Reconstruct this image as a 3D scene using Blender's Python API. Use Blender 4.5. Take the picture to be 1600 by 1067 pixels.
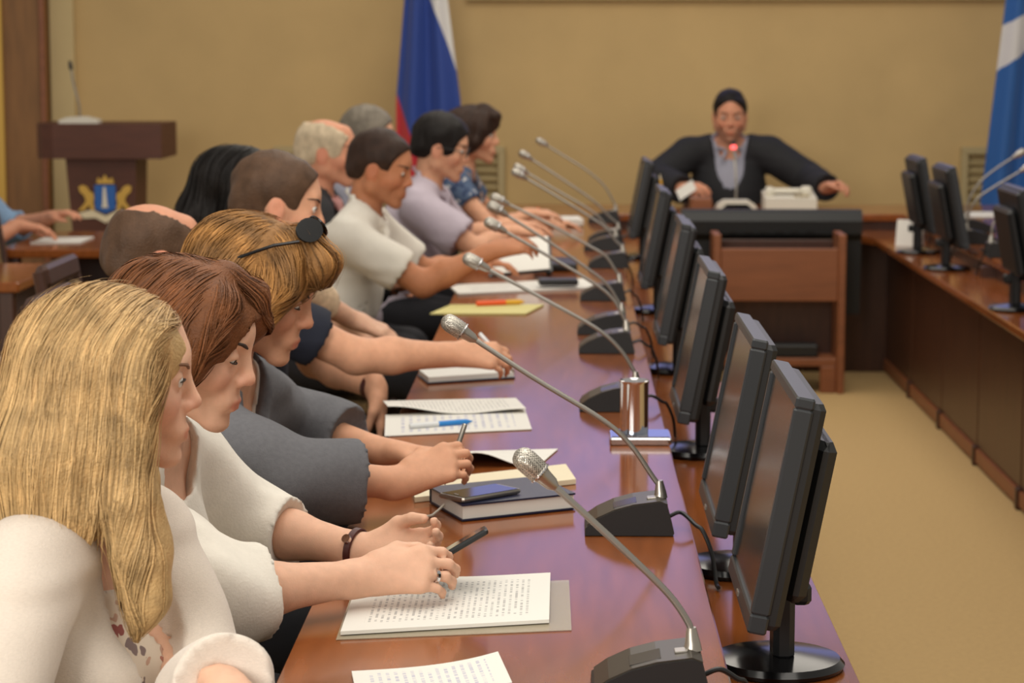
import bpy, math, random
import numpy as np
from mathutils import Vector, Matrix

for _o in list(bpy.data.objects):
    bpy.data.objects.remove(_o)
random.seed(7)
rng = np.random.default_rng(7)
S = bpy.context.scene
COL = S.collection

# ------------------------------------------------------------------ camera, world, lights
FPX, W, H = 3600.0, 1600.0, 1067.0
CAMZ = 1.54
PITCH = math.atan((533.5 - 75) / FPX)
YAW = math.atan(85 / FPX)
cam_d = bpy.data.cameras.new('camera')
cam = bpy.data.objects.new('camera', cam_d)
COL.objects.link(cam)
cam.location = (0, 0, CAMZ)
cam.rotation_euler = (math.pi / 2 - PITCH, 0, YAW)
cam_d.sensor_width = 22.3
cam_d.lens = 22.3 * FPX / W
cam_d.clip_start = 0.1
cam_d.dof.use_dof = True
cam_d.dof.focus_distance = 3.25
cam_d.dof.aperture_fstop = 5.0
S.camera = cam
CR = cam.rotation_euler.to_matrix()

world = bpy.data.worlds.new('world')
S.world = world
world.use_nodes = True
world.node_tree.nodes['Background'].inputs[0].default_value = (1.0, 0.93, 0.83, 1)
world.node_tree.nodes['Background'].inputs[1].default_value = 0.42


def area_light(name, loc, target, sx, sy, energy, color):
    d = bpy.data.lights.new(name, 'AREA')
    d.shape = 'RECTANGLE'; d.size = sx; d.size_y = sy
    d.energy = energy; d.color = color
    o = bpy.data.objects.new(name, d)
    COL.objects.link(o)
    o.location = loc
    o.rotation_euler = (Vector(target) - Vector(loc)).to_track_quat('-Z', 'Y').to_euler()
    return o


area_light('window_daylight', (-2.6, -1.6, 2.7), (-0.3, 4.0, 0.9), 3.2, 2.0, 230, (1.0, 0.95, 0.88))
area_light('ceiling_lamp_near', (0.2, 3.5, 3.3), (0.2, 3.5, 0), 2.4, 4.0, 80, (1.0, 0.94, 0.85))
area_light('ceiling_lamp_far', (0.3, 9.0, 3.3), (0.3, 9.3, 0), 3.0, 4.0, 85, (1.0, 0.92, 0.80))
S.view_settings.view_transform = 'Standard'
S.view_settings.look = 'None'
S.view_settings.exposure = 0.0
S.view_settings.gamma = 1.0
S.view_settings.use_curve_mapping = False


def ray(px, py):
    return CR @ Vector(((px - 800) / FPX, -(py - 533.5) / FPX, -1.0))


def at(px, py, Y):
    d = ray(px, py)
    return Vector((0, 0, CAMZ)) + d * (Y / d.y)


def onz(px, py, z=0.75):
    d = ray(px, py)
    return Vector((0, 0, CAMZ)) + d * ((z - CAMZ) / d.z)


def V(*a):
    return np.array(a, float)


# ------------------------------------------------------------------ materials
def srgb(r, g, b):
    f = lambda c: (c / 255 / 12.92) if c / 255 <= 0.04045 else ((c / 255 + 0.055) / 1.055) ** 2.4
    return (f(r), f(g), f(b), 1)


MATS = {}


def mat(name, col, rough=0.5, metal=0.0, noise=0.0, nscale=20, bump=0.0, bscale=200, stretch=None,
        emit=None, estr=0, sss=0, spec=0.5, coat=0, trans=0, attr=None, sheen=0, alpha=1):
    if name in MATS:
        return MATS[name]
    m = bpy.data.materials.new(name)
    m.use_nodes = True
    nt = m.node_tree
    b = nt.nodes['Principled BSDF']
    b.inputs['Base Color'].default_value = col
    b.inputs['Roughness'].default_value = rough
    b.inputs['Metallic'].default_value = metal
    b.inputs['Specular IOR Level'].default_value = spec
    b.inputs['Coat Weight'].default_value = coat
    b.inputs['Transmission Weight'].default_value = trans
    b.inputs['Sheen Weight'].default_value = sheen
    b.inputs['Alpha'].default_value = alpha
    if sss:
        b.inputs['Subsurface Weight'].default_value = sss
        b.inputs['Subsurface Radius'].default_value = (1, .35, .2)
        b.inputs['Subsurface Scale'].default_value = 0.012
    if emit:
        b.inputs['Emission Color'].default_value = emit
        b.inputs['Emission Strength'].default_value = estr
    src = None
    tc = None
    if noise or bump:
        tc = nt.nodes.new('ShaderNodeTexCoord')
        mp = nt.nodes.new('ShaderNodeMapping')
        if stretch:
            mp.inputs['Scale'].default_value = stretch
        nt.links.new(tc.outputs['Object'], mp.inputs['Vector'])
    if noise:
        n = nt.nodes.new('ShaderNodeTexNoise')
        n.inputs['Scale'].default_value = nscale
        n.inputs['Detail'].default_value = 5
        nt.links.new(mp.outputs[0], n.inputs['Vector'])
        r = nt.nodes.new('ShaderNodeMapRange')
        r.inputs[1].default_value = 0.3; r.inputs[2].default_value = 0.7
        r.inputs[3].default_value = 1 - noise; r.inputs[4].default_value = 1 + noise
        nt.links.new(n.outputs['Fac'], r.inputs[0])
        mx = nt.nodes.new('ShaderNodeVectorMath'); mx.operation = 'SCALE'
        mx.inputs[0].default_value = col[:3]
        nt.links.new(r.outputs[0], mx.inputs['Scale'])
        src = mx.outputs[0]
    if attr:
        a = nt.nodes.new('ShaderNodeAttribute'); a.attribute_name = attr
        mm = nt.nodes.new('ShaderNodeVectorMath'); mm.operation = 'MULTIPLY'
        if src:
            nt.links.new(src, mm.inputs[0])
        else:
            mm.inputs[0].default_value = col[:3]
        nt.links.new(a.outputs['Color'], mm.inputs[1])
        src = mm.outputs[0]
    if src:
        nt.links.new(src, b.inputs['Base Color'])
    if bump:
        n2 = nt.nodes.new('ShaderNodeTexNoise')
        n2.inputs['Scale'].default_value = bscale
        n2.inputs['Detail'].default_value = 3
        nt.links.new(mp.outputs[0], n2.inputs['Vector'])
        bp = nt.nodes.new('ShaderNodeBump')
        bp.inputs['Strength'].default_value = bump
        bp.inputs['Distance'].default_value = 0.004
        nt.links.new(n2.outputs['Fac'], bp.inputs['Height'])
        nt.links.new(bp.outputs[0], b.inputs['Normal'])
    MATS[name] = m
    return m


M_wall = mat('wall_paint', srgb(196, 167, 116), 0.85, noise=.05, nscale=3, bump=.15, bscale=160)
M_wallpale = mat('wall_pale', srgb(200, 180, 134), 0.85, noise=.04, nscale=3)
M_carpet = mat('carpet', srgb(192, 160, 108), 0.95, noise=.05, nscale=60, bump=.5, bscale=350)
M_wood = mat('table_wood', srgb(134, 74, 34), 0.13, noise=.16, nscale=5, stretch=(9, 1.0, 9), spec=.55)
M_wood_d = mat('dark_wood', srgb(66, 38, 26), 0.4, noise=.18, nscale=6, stretch=(6, 6, 1))
M_wood_p = mat('panel_wood', srgb(74, 44, 28), 0.4, noise=.16, nscale=5, stretch=(5, 5, .8))
M_wood_m = mat('trolley_wood', srgb(134, 80, 48), 0.45, noise=.12, nscale=5, stretch=(1, 6, 6))
M_column = mat('column_wood', srgb(132, 92, 50), 0.55, noise=.15, nscale=5, stretch=(6, 6, .7))
M_lect = mat('lectern_wood', srgb(84, 44, 28), 0.55, noise=.14, nscale=6, stretch=(1, 6, 6))
M_black = mat('black_plastic', srgb(26, 27, 28), 0.42)
M_blackg = mat('black_gloss', srgb(14, 14, 15), 0.16)
M_bezel = mat('monitor_bezel', srgb(44, 47, 50), 0.38)
M_screen = mat('monitor_screen', srgb(22, 22, 20), 0.2, spec=.6)
M_unit = mat('mic_unit_bronze', srgb(66, 60, 52), 0.35, metal=.5)
M_steel = mat('brushed_steel', srgb(176, 170, 160), 0.3, metal=.9)
M_gstem = mat('gooseneck_grey', srgb(150, 146, 138), 0.35, metal=.7)
def grille_mat(name):
    m = bpy.data.materials.new(name); m.use_nodes = True
    nt = m.node_tree; b = nt.nodes['Principled BSDF']; L = nt.links.new
    b.inputs['Roughness'].default_value = .32; b.inputs['Metallic'].default_value = .75
    tc = nt.nodes.new('ShaderNodeTexCoord'); vo = nt.nodes.new('ShaderNodeTexVoronoi'); vo.inputs['Scale'].default_value = 420; vo.inputs['Randomness'].default_value = .25
    L(tc.outputs['Object'], vo.inputs['Vector'])
    cr = nt.nodes.new('ShaderNodeValToRGB'); cr.color_ramp.elements[0].position = .30; cr.color_ramp.elements[0].color = srgb(52, 50, 46); cr.color_ramp.elements[1].position = .46; cr.color_ramp.elements[1].color = srgb(196, 190, 178)
    L(vo.outputs['Distance'], cr.inputs[0]); L(cr.outputs[0], b.inputs['Base Color'])
    bp = nt.nodes.new('ShaderNodeBump'); bp.inputs['Distance'].default_value = .001; bp.inputs['Strength'].default_value = .6
    L(vo.outputs['Distance'], bp.inputs['Height']); L(bp.outputs[0], b.inputs['Normal'])
    return m


M_mesh = grille_mat('mic_mesh')
M_chrome = mat('chrome', srgb(215, 215, 218), 0.08, metal=1)
M_paper = mat('paper_white', srgb(224, 221, 213), 0.75, noise=.02, nscale=10)
M_cream = mat('paper_cream', srgb(226, 214, 184), 0.75, noise=.02, nscale=10)
M_white = mat('white_plastic', srgb(222, 216, 200), 0.45)
M_navy = mat('navy_leather', srgb(24, 30, 56), 0.38, bump=.2, bscale=500)
M_yellow = mat('yellow_card', srgb(216, 206, 132), 0.6)
M_gold = mat('gold_paint', srgb(204, 164, 76), 0.4, metal=.3)
M_blue = mat('shield_blue', srgb(34, 96, 176), 0.4)
M_brocade = mat('brocade', srgb(120, 94, 56), 0.8, noise=.5, nscale=38, bump=.5, bscale=80)
M_grille = mat('grille_beige', srgb(176, 158, 116), 0.6)
M_trim = mat('screen_trim', srgb(178, 154, 104), 0.6)


def print_mat(name, base, ink=(.08, .08, .1), rows=30, cover=.55, x0=.12, x1=.88, y0=.1, y1=.9):
    m = bpy.data.materials.new(name); m.use_nodes = True
    nt = m.node_tree; b = nt.nodes['Principled BSDF']; b.inputs['Roughness'].default_value = .75
    L = nt.links.new
    uv = nt.nodes.new('ShaderNodeUVMap'); sp = nt.nodes.new('ShaderNodeSeparateXYZ')
    L(uv.outputs[0], sp.inputs[0])

    def mth(op, a, bb=None):
        n = nt.nodes.new('ShaderNodeMath'); n.operation = op
        for i, v in enumerate((a, bb)):
            if v is None: continue
            if isinstance(v, (int, float)): n.inputs[i].default_value = v
            else: L(v, n.inputs[i])
        return n.outputs[0]
    v, u = sp.outputs[0], sp.outputs[1]
    row = mth('FRACT', mth('MULTIPLY', v, rows))
    line = mth('LESS_THAN', row, .42)
    ns = nt.nodes.new('ShaderNodeTexNoise'); ns.noise_dimensions = '2D'
    cb = nt.nodes.new('ShaderNodeCombineXYZ')
    L(mth('MULTIPLY', u, 46), cb.inputs[0]); L(mth('MULTIPLY', mth('FLOOR', mth('MULTIPLY', v, rows)), 7.3), cb.inputs[1])
    L(cb.outputs[0], ns.inputs['Vector']); ns.inputs['Scale'].default_value = 1; ns.inputs['Detail'].default_value = 2
    word = mth('GREATER_THAN', ns.outputs['Fac'], 1 - cover)
    box = mth('MULTIPLY', mth('MULTIPLY', mth('GREATER_THAN', u, x0), mth('LESS_THAN', u, x1)),
              mth('MULTIPLY', mth('GREATER_THAN', v, y0), mth('LESS_THAN', v, y1)))
    f = mth('MULTIPLY', mth('MULTIPLY', mth('MULTIPLY', line, word), box), .45)
    mx = nt.nodes.new('ShaderNodeMix'); mx.data_type = 'RGBA'
    L(f, mx.inputs[0]); mx.inputs[6].default_value = base; mx.inputs[7].default_value = (*ink, 1)
    L(mx.outputs[2], b.inputs['Base Color'])
    return m


M_print = print_mat('paper_printed', srgb(224, 221, 213), rows=34, cover=.5)
M_print2 = print_mat('paper_handwritten', srgb(224, 221, 213), (.12, .14, .4), 18, .5)


# ------------------------------------------------------------------ mesh helpers
class MB:
    def __init__(s): s.v, s.f, s.uv = [], [], None

    def add(s, v, f):
        n = len(s.v)
        s.v += [tuple(p) for p in v]
        s.f += [tuple(i + n for i in q) for q in f]
        return s

    def box(s, lo, hi, ch=0.0, R=None, o=None):
        (x0, y0, z0), (x1, y1, z1) = lo, hi
        ch = min(ch, (x1 - x0) * .45, (y1 - y0) * .45, (z1 - z0) * .45)
        if ch <= 0:
            v = [(x, y, z) for x in (x0, x1) for y in (y0, y1) for z in (z0, z1)]
            f = [(0, 1, 3, 2), (4, 6, 7, 5), (0, 4, 5, 1), (2, 3, 7, 6), (0, 2, 6, 4), (1, 5, 7, 3)]
        else:
            def ring(c, z):
                return [(x0 + c + ch, y0 + c, z), (x1 - c - ch, y0 + c, z), (x1 - c, y0 + c + ch, z), (x1 - c, y1 - c - ch, z),
                        (x1 - c - ch, y1 - c, z), (x0 + c + ch, y1 - c, z), (x0 + c, y1 - c - ch, z), (x0 + c, y0 + c + ch, z)]
            v = ring(ch * .6, z0) + ring(0, z0 + ch) + ring(0, z1 - ch) + ring(ch * .6, z1)
            f = [tuple(range(7, -1, -1)), tuple(range(24, 32))]
            for k in range(3):
                for i in range(8):
                    j = (i + 1) % 8
                    f.append((k * 8 + i, k * 8 + j, k * 8 + 8 + j, k * 8 + 8 + i))
        if R is not None:
            v = [tuple(Matrix(R) @ Vector(p) + Vector(o or (0, 0, 0))) for p in v]
        elif o is not None:
            v = [tuple(Vector(p) + Vector(o)) for p in v]
        return s.add(v, f)

    def tube(s, pts, rad, n=8, cap=True):
        pts = [Vector(p) for p in pts]
        if not isinstance(rad, (list, tuple)): rad = [rad] * len(pts)
        up = None; vs = []; fs = []
        for i, p in enumerate(pts):
            t = (pts[min(i + 1, len(pts) - 1)] - pts[max(i - 1, 0)]).normalized()
            if up is None:
                up = t.orthogonal().normalized()
            up = (up - t * up.dot(t)).normalized()
            w = t.cross(up)
            for k in range(n):
                a = 2 * math.pi * k / n
                vs.append(p + (up * math.cos(a) + w * math.sin(a)) * rad[i])
        for i in range(len(pts) - 1):
            for k in range(n):
                j = (k + 1) % n
                fs.append((i * n + k, i * n + j, i * n + n + j, i * n + n + k))
        if cap:
            fs.append(tuple(range(n - 1, -1, -1)))
            fs.append(tuple(range((len(pts) - 1) * n, len(pts) * n)))
        return s.add(vs, fs)

    def lathe(s, prof, c=(0, 0, 0), n=24):
        pts = [Vector((c[0], c[1], c[2] + z)) for r, z in prof]
        vs = []; fs = []
        for (r, z), p in zip(prof, pts):
            for k in range(n):
                a = 2 * math.pi * k / n
                vs.append((p.x + r * math.cos(a), p.y + r * math.sin(a), p.z))
        for i in range(len(prof) - 1):
            for k in range(n):
                j = (k + 1) % n
                fs.append((i * n + k, i * n + j, i * n + n + j, i * n + n + k))
        fs.append(tuple(range(n - 1, -1, -1))); fs.append(tuple(range((len(prof) - 1) * n, len(prof) * n)))
        return s.add(vs, fs)

    def prism(s, poly, axis, a, b):
        """poly of 2-D points extruded along axis from a to b"""
        n = len(poly)
        def mk(p, t):
            q = list(p); q.insert(axis, t); return tuple(q)
        vs = [mk(p, a) for p in poly] + [mk(p, b) for p in poly]
        fs = [tuple(range(n)), tuple(range(2 * n - 1, n - 1, -1))]
        for i in range(n):
            j = (i + 1) % n
            fs.append((i, i + n, j + n, j))
        return s.add(vs, fs)

    def build(s, name, m, parent=None, loc=None, smooth=False, fix=True):
        me = bpy.data.meshes.new(name)
        me.from_pydata(s.v, [], s.f)
        me.update()
        if fix:
            import bmesh
            bm = bmesh.new(); bm.from_mesh(me)
            bmesh.ops.recalc_face_normals(bm, faces=bm.faces)
            bm.to_mesh(me); bm.free()
        for mm in (m if isinstance(m, (list, tuple)) else [m]):
            me.materials.append(mm)
        if smooth:
            me.polygons.foreach_set('use_smooth', [True] * len(me.polygons))
            try:
                me.set_sharp_from_angle(angle=math.radians(40))
            except Exception:
                pass
        o = bpy.data.objects.new(name, me)
        COL.objects.link(o)
        if loc is not None: o.location = loc
        if parent is not None: o.parent = parent
        return o


def tag(o, label=None, cat=None, group=None, kind=None):
    if label: o['label'] = label
    if cat: o['category'] = cat
    if group: o['group'] = group
    if kind: o['kind'] = kind
    return o


def thing(name, loc, label, cat, group=None, rz=0):
    o = bpy.data.objects.new(name, None)
    o.empty_display_size = .05
    COL.objects.link(o)
    o.location = loc; o.rotation_euler = (0, 0, rz)
    return tag(o, label, cat, group)


def copy_tree(o, parent=None):
    c = o.copy(); COL.objects.link(c)
    if parent is not None: c.parent = parent
    for ch in list(o.children): copy_tree(ch, c)
    return c


def bez(pts, n=24):
    """Catmull-Rom through points"""
    P = [Vector(p) for p in pts]
    P = [P[0] * 2 - P[1]] + P + [P[-1] * 2 - P[-2]]
    out = []
    seg = len(P) - 3
    for i in range(seg):
        for k in range(n // seg + 1):
            t = k / (n // seg + 1)
            a, b, c, d = P[i:i + 4]
            out.append(.5 * ((2 * b) + (c - a) * t + (2 * a - 5 * b + 4 * c - d) * t * t + (3 * b - a - 3 * c + d) * t ** 3))
    out.append(P[-2])
    return out

# ------------------------------------------------------------------ the room
WALLY = 12.8
TZ, SZ = 0.75, 0.67           # table top, lower monitor shelf
tag(MB().box((-5.2, -1.5, -.1), (5.2, WALLY + .1, 0)).build('floor', M_carpet), 'plain beige carpet floor', kind='structure')
tag(MB().box((-5.2, WALLY, 0), (5.2, WALLY + .15, 3.6)).build('wall_back', M_wall), 'ochre painted back wall', kind='structure')
wcol = tag(MB().box((-3.75, WALLY - .14, 0), (-2.86, WALLY, 3.6), .01).build('trim_1', M_column), 'brown wooden wall panel column', kind='structure')
MB().box((-3.14, WALLY - .165, 0), (-3.09, WALLY - .135, 3.6)).build('gilt_strip', M_gold, wcol)
MB().box((-2.885, WALLY - .165, 0), (-2.855, WALLY - .13, 3.6), .006).build('edge_moulding', M_wood_m, wcol)
tag(MB().box((-2.855, WALLY - .05, 0), (-2.72, WALLY, 3.6), .006).build('trim_2', M_wallpale), 'pale strip of wall beside the brown column', kind='structure')
tag(MB().box((-2.72, WALLY - .03, 0), (5.2, WALLY, .09), .008).build('baseboard_back', M_wood_d), 'dark wooden skirting of the back wall', kind='structure')

# projection screen above the man, its lower rim just in frame
scr = thing('projection_screen', (.9, WALLY - .003, 1.80), 'wide projection screen high on the ochre wall, only its lower rim in view', 'screen')
MB().box((-1.45, -.05, 0), (1.52, 0, .022), .004).build('lower_rim', M_trim, scr)
MB().box((-1.45, -.05, 1.42), (1.52, 0, 1.45), .004).build('upper_rim', M_trim, scr)
M_proj = mat('projected_blue', (.15, .17, .4, 1), .8, emit=(.46, .48, 1.0, 1), estr=.8)
MB().box((-1.43, -.04, .03), (1.50, -.01, 1.415)).build('screen_surface', M_proj, scr)

# radiator grilles
def grille(x0, x1, label):
    g = thing('radiator_grille', ((x0 + x1) / 2, WALLY - .003, .3), label, 'grille', 'radiator grilles on the back wall')
    w = (x1 - x0) / 2
    f = MB()
    f.box((-w, -.06, .66), (w, 0, .70), .005); f.box((-w, -.06, 0), (w, 0, .04), .005)
    f.box((-w, -.06, .04), (-w + .04, 0, .66), .005); f.box((w - .04, -.06, .04), (w, 0, .66), .005)
    f.build('frame', M_grille, g)
    me = None
    for k in range(13):
        z = .065 + k * .047
        if me is None:
            o = MB().box((-w + .04, -.045, -.013), (w - .04, -.015, .013), .003).build('slat', M_grille, g)
            me = o.data
        else:
            o = bpy.data.objects.new('slat', me); COL.objects.link(o); o.parent = g
        o.location = (0, 0, z); o.rotation_euler = (.5, 0, 0)
grille(-1.62, -.34, 'beige slatted radiator grille behind the seated row at the left')
grille(2.17, 2.75, 'beige slatted radiator grille beside the blue flag')

# ------------------------------------------------------------------ the U-shaped desk
desk = thing('conference_desk', (0, 6, 0), 'long glossy reddish-brown conference desk in a U with a lower monitor shelf', 'desk')
dl = lambda lo, hi: ((lo[0], lo[1] - 6, lo[2]), (hi[0], hi[1] - 6, hi[2]))
MB().box(*dl((-.365, 1.7, TZ - .035), (.21, 11.07, TZ)), .006).build('desk_top', M_wood, desk)
MB().box(*dl((-.365, 11.072, TZ - .035), (2.19, 11.75, TZ)), .006).build('desk_top', M_wood, desk)
MB().box(*dl((1.615, 4.6, TZ - .035), (2.19, 11.07, TZ)), .006).build('desk_top', M_wood, desk)
MB().box(*dl((.16, 1.7, SZ - .03), (.41, 10.87, SZ)), .005).build('monitor_shelf', M_wood, desk)
MB().box(*dl((.16, 10.872, SZ - .03), (1.66, 11.12, SZ)), .005).build('monitor_shelf', M_wood, desk)
MB().box(*dl((1.415, 4.6, SZ - .03), (1.66, 10.87, SZ)), .005).build('monitor_shelf', M_wood, desk)
MB().prism([(1.415, 4.60), (1.415, 4.87), (1.18, 4.87), (1.32, 4.82), (1.385, 4.72)], 2, SZ - .03, SZ - .001).build('corner_fillet', M_wood, desk)
for lo, hi in (((.17, 1.7, SZ), (.19, 11.07, TZ - .036)), ((.2, 11.09, SZ), (1.63, 11.11, TZ - .036)), ((1.635, 4.6, SZ), (1.655, 11.07, TZ - .036))):
    MB().box(*dl(lo, hi)).build('riser', M_wood_d, desk)
# facing panels, one by one, with a proud joint strip between
ys = [10.98 - .83 * k for k in range(8)]
for a, b in zip(ys[1:], ys[:-1]):
    MB().box(*dl((1.53, a + .008, .07), (1.55, b - .008, SZ - .031)), .004).build('facing_panel', M_wood_p, desk)
    MB().box(*dl((1.512, a - .018, 0), (1.545, a + .018, .075)), .004).build('foot', M_wood_d, desk)
    MB().box(*dl((1.52, a + .02, .012), (1.548, b - .02, .066)), .004).build('plinth', M_wood_m, desk)
    MB().box(*dl((.27, a + .008, .02), (.29, b - .008, SZ - .031)), .004).build('facing_panel', M_wood_p, desk)
MB().box(*dl((.27, 1.7, .02), (.29, ys[-1] - .008, SZ - .031)), .004).build('facing_panel', M_wood_p, desk)
MB().box(*dl((1.56, 4.6, 0), (1.575, 10.98, SZ - .031))).build('backing_panel', M_wood_d, desk)
for k in range(3):
    MB().box(*dl((.30 + k * .418, 10.982, .0), (.30 + k * .418 + .412, 11.0, SZ - .031)), .004).build('facing_panel', M_wood_p, desk)
for y in (1.75, 3.6, 5.0, 6.7, 8.0, 9.75):
    MB().box(*dl((-.22, y - .02, 0), (.155, y + .02, TZ - .036)), .004).build('support', M_wood_d, desk)
for y in (4.65, 6.7, 8.8, 10.9):
    MB().box(*dl((1.58, y - .02, 0), (2.12, y + .02, TZ - .036)), .004).build('support', M_wood_d, desk)
for x in (.45, 1.3):
    MB().box(*dl((x - .02, 11.01, 0), (x + .02, 11.68, TZ - .036)), .004).build('support', M_wood_d, desk)

# ------------------------------------------------------------------ flags
def stripe_mat(name, cols, cuts):
    m = bpy.data.materials.new(name); m.use_nodes = True
    nt = m.node_tree; b = nt.nodes['Principled BSDF']; b.inputs['Roughness'].default_value = .6
    b.inputs['Sheen Weight'].default_value = .2
    uv = nt.nodes.new('ShaderNodeUVMap'); sp = nt.nodes.new('ShaderNodeSeparateXYZ')
    cr = nt.nodes.new('ShaderNodeValToRGB'); cr.color_ramp.interpolation = 'CONSTANT'
    nt.links.new(uv.outputs[0], sp.inputs[0]); nt.links.new(sp.outputs[0], cr.inputs[0])
    nt.links.new(cr.outputs[0], b.inputs['Base Color'])
    el = cr.color_ramp.elements
    while len(el) < len(cols): el.new(.5)
    for e, c, p in zip(el, cols, [0] + cuts): e.position = p; e.color = c
    return m


def flag(name, loc, label, polex, left, right, ztop, zbot, stripe, m, folds, seed):
    f = thing(name, loc, label, 'flag')
    nx, nz = 60, 50
    vs, uvs = [], []
    for j in range(nz + 1):
        t = j / nz; z = ztop + (zbot - ztop) * t
        xl, xr = left(z), right(z)
        for i in range(nx + 1):
            u = i / nx
            amp = .035 * (0.5 + .5 * t)
            y = amp * math.sin(u * folds * 2 * math.pi + seed + .8 * t) + .3 * amp * math.sin(u * folds * 5 + 2 * t)
            x = xl + (xr - xl) * u
            vs.append((x, y - .02, z)); uvs.append((stripe(u, z, x), 1 - t))
    fs = [(j * (nx + 1) + i, j * (nx + 1) + i + 1, (j + 1) * (nx + 1) + i + 1, (j + 1) * (nx + 1) + i) for j in range(nz) for i in range(nx)]
    mb = MB().add(vs, fs)
    o = mb.build('cloth', m, f, smooth=True, fix=False)
    ul = o.data.uv_layers.new(name='UVMap')
    for l in o.data.loops: ul.data[l.index].uv = uvs[l.vertex_index]
    sol = o.modifiers.new('thickness', 'SOLIDIFY'); sol.thickness = .003
    MB().tube([(polex, .02, .02), (polex, .02, 2.75)], .014, 12).build('pole', M_wood_m, f, smooth=True)
    MB().lathe([(.16, 0), (.16, .02), (.05, .04), (.022, .10)], (polex, .02, 0), 24).build('pole_base', M_gold, f, smooth=True)
    MB().lathe([(.012, 0), (.025, .03), (.02, .07), (.004, .14)], (polex, .02, 2.74), 16).build('finial', M_gold, f, smooth=True)
    return f

FY = 12.35
def fx(px, py=100): return at(px, py, FY).x
def fz(py): return at(670, py, FY).z
def lin(z, z0, x0, z1, x1): return x0 + (x1 - x0) * (z - z0) / (z1 - z0)
z_0, z_160, z_245 = fz(0), fz(160), fz(245)
rx0 = fx(670)
def rus_stripe(u, z, x):
    # white | blue | red, the boundaries running down to the right as the cloth hangs from its corner
    bw = lin(z, z_0, fx(674), fz(120), fx(717))
    br = lin(z, fz(148), fx(619), z_245, fx(654))
    if x - br < 0: return max(0.0, .2 + (x - br) * 1.5)
    if x - bw > 0: return min(1.0, .8 + (x - bw) * 1.5)
    return .2 + .6 * (x - br) / max(1e-4, bw - br)
M_rus = stripe_mat('tricolour_cloth', [srgb(186, 34, 44), srgb(30, 62, 142), srgb(216, 214, 210)], [.2, .8])
flag('tricolour_flag', (rx0, FY, 0), 'white, blue and red flag hanging from a pole by the ochre wall', fx(662) - rx0,
     lambda z: lin(z, z_0, fx(632), z_160, fx(618)) - rx0 if z > z_160 else fx(618) - rx0,
     lambda z: lin(z, z_0, fx(700), z_160, fx(720)) - rx0 if z > z_160 else fx(720) - rx0,
     2.55, .55, lambda u, z, x: rus_stripe(u, z, x + rx0), M_rus, 2.2, 0.6)
bx0 = fx(1600)
def blu_stripe(u, z, x):
    top = lin(x, fx(1565), fz(42), fx(1600), fz(22)); bot = lin(x, fx(1562), fz(108), fx(1600), fz(80))
    if z > top: return min(1, .66 + (z - top))
    if z < bot: return max(0, .33 + (z - bot))
    return .33 + .33 * (z - bot) / (top - bot)
M_blu = stripe_mat('blue_banner_cloth', [srgb(24, 86, 156), srgb(206, 204, 204), srgb(24, 86, 156)], [.33, .66])
flag('blue_flag', (bx0, FY, 0), 'blue flag with a white band hanging at the right edge of the ochre wall', .06,
     lambda z: lin(z, fz(0), fx(1569), fz(320), fx(1538)) - bx0, lambda z: .22 + (2.5 - z) * .03,
     2.5, .45, lambda u, z, x: blu_stripe(u, z, x + bx0), M_blu, 2.6, 1.4)

# ------------------------------------------------------------------ lectern with emblem
LY = 11.75
lc = at(163, 220, LY)
lec = thing('lectern', (lc.x, LY, 0), 'dark wooden lectern with a coat of arms on its front', 'lectern')
pz = lambda py: at(163, py, LY).z
pxx = lambda px: at(px, 300, LY).x - lc.x
zt, zb = pz(192), pz(246)
poly = [(pxx(262), -.16), (pxx(262), .3), (pxx(62), .3), (pxx(62), -.02), (pxx(66), -.08), (pxx(76), -.13), (pxx(95), -.16)]
MB().prism(poly, 2, zb, zt).build('desk_head', M_lect, lec)
zc = pz(358)
k = (zb - 0) / (zb - zc)
xl0, xr0, xl1, xr1 = pxx(110), pxx(219), pxx(120), pxx(215)
xl1 = xl0 + (xl1 - xl0) * k * .8; xr1 = xr0 + (xr1 - xr0) * k * .8
MB().add([(xl0, -.1, zb), (xr0, -.1, zb), (xr0, .22, zb), (xl0, .22, zb), (xl1, -.1, 0.03), (xr1, -.1, 0.03), (xr1, .22, 0.03), (xl1, .22, 0.03)],
         [(0, 1, 2, 3), (7, 6, 5, 4), (0, 4, 5, 1), (1, 5, 6, 2), (2, 6, 7, 3), (3, 7, 4, 0)]).build('pedestal', M_lect, lec)
MB().box((xl1 - .05, -.18, 0), (xr1 + .05, .28, .04), .008).build('plinth', M_wood_d, lec)
# emblem pieces in low relief: px -> local
def rel(pts, y0=-.1, th=.012):
    return MB().prism([(pxx(x), pz(y)) for x, y in pts], 1, y0 - th, y0)
emb = MB()
for pts in ([(128, 331), (150, 325), (171, 335), (192, 325), (213, 329), (205, 338), (185, 338), (171, 346), (155, 338), (137, 339)],):
    emb.add(*(lambda q: (q.v, q.f))(rel(pts, th=.010)))
o_emb = emb.build('emblem_ribbon', M_cream, lec)
rel([(155, 287), (187, 287), (187, 324), (171, 331), (155, 324)], th=.016).build('emblem_shield', M_blue, lec)
rel([(169, 290), (172, 290), (173, 300), (174.5, 318), (176, 322), (165, 322), (167, 318), (168, 300)], y0=-.116, th=.006).build('emblem_pillar', M_white, lec)
rel([(158, 285), (160, 275), (165, 280), (171, 271), (177, 280), (182, 275), (185, 285)], th=.012).build('emblem_crown', M_gold, lec)
lion = [(153, 300), (147, 297), (143, 290), (136, 287), (130, 290), (132, 298), (138, 303), (141, 311), (137, 318), (128, 327), (137, 327), (146, 318), (148, 326), (155, 325), (152, 314), (154, 308)]
rel(lion, th=.012).build('emblem_lion', M_gold, lec)
rel([(342 - x, y) for x, y in lion][::-1], th=.012).build('emblem_lion', M_gold, lec)
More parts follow.
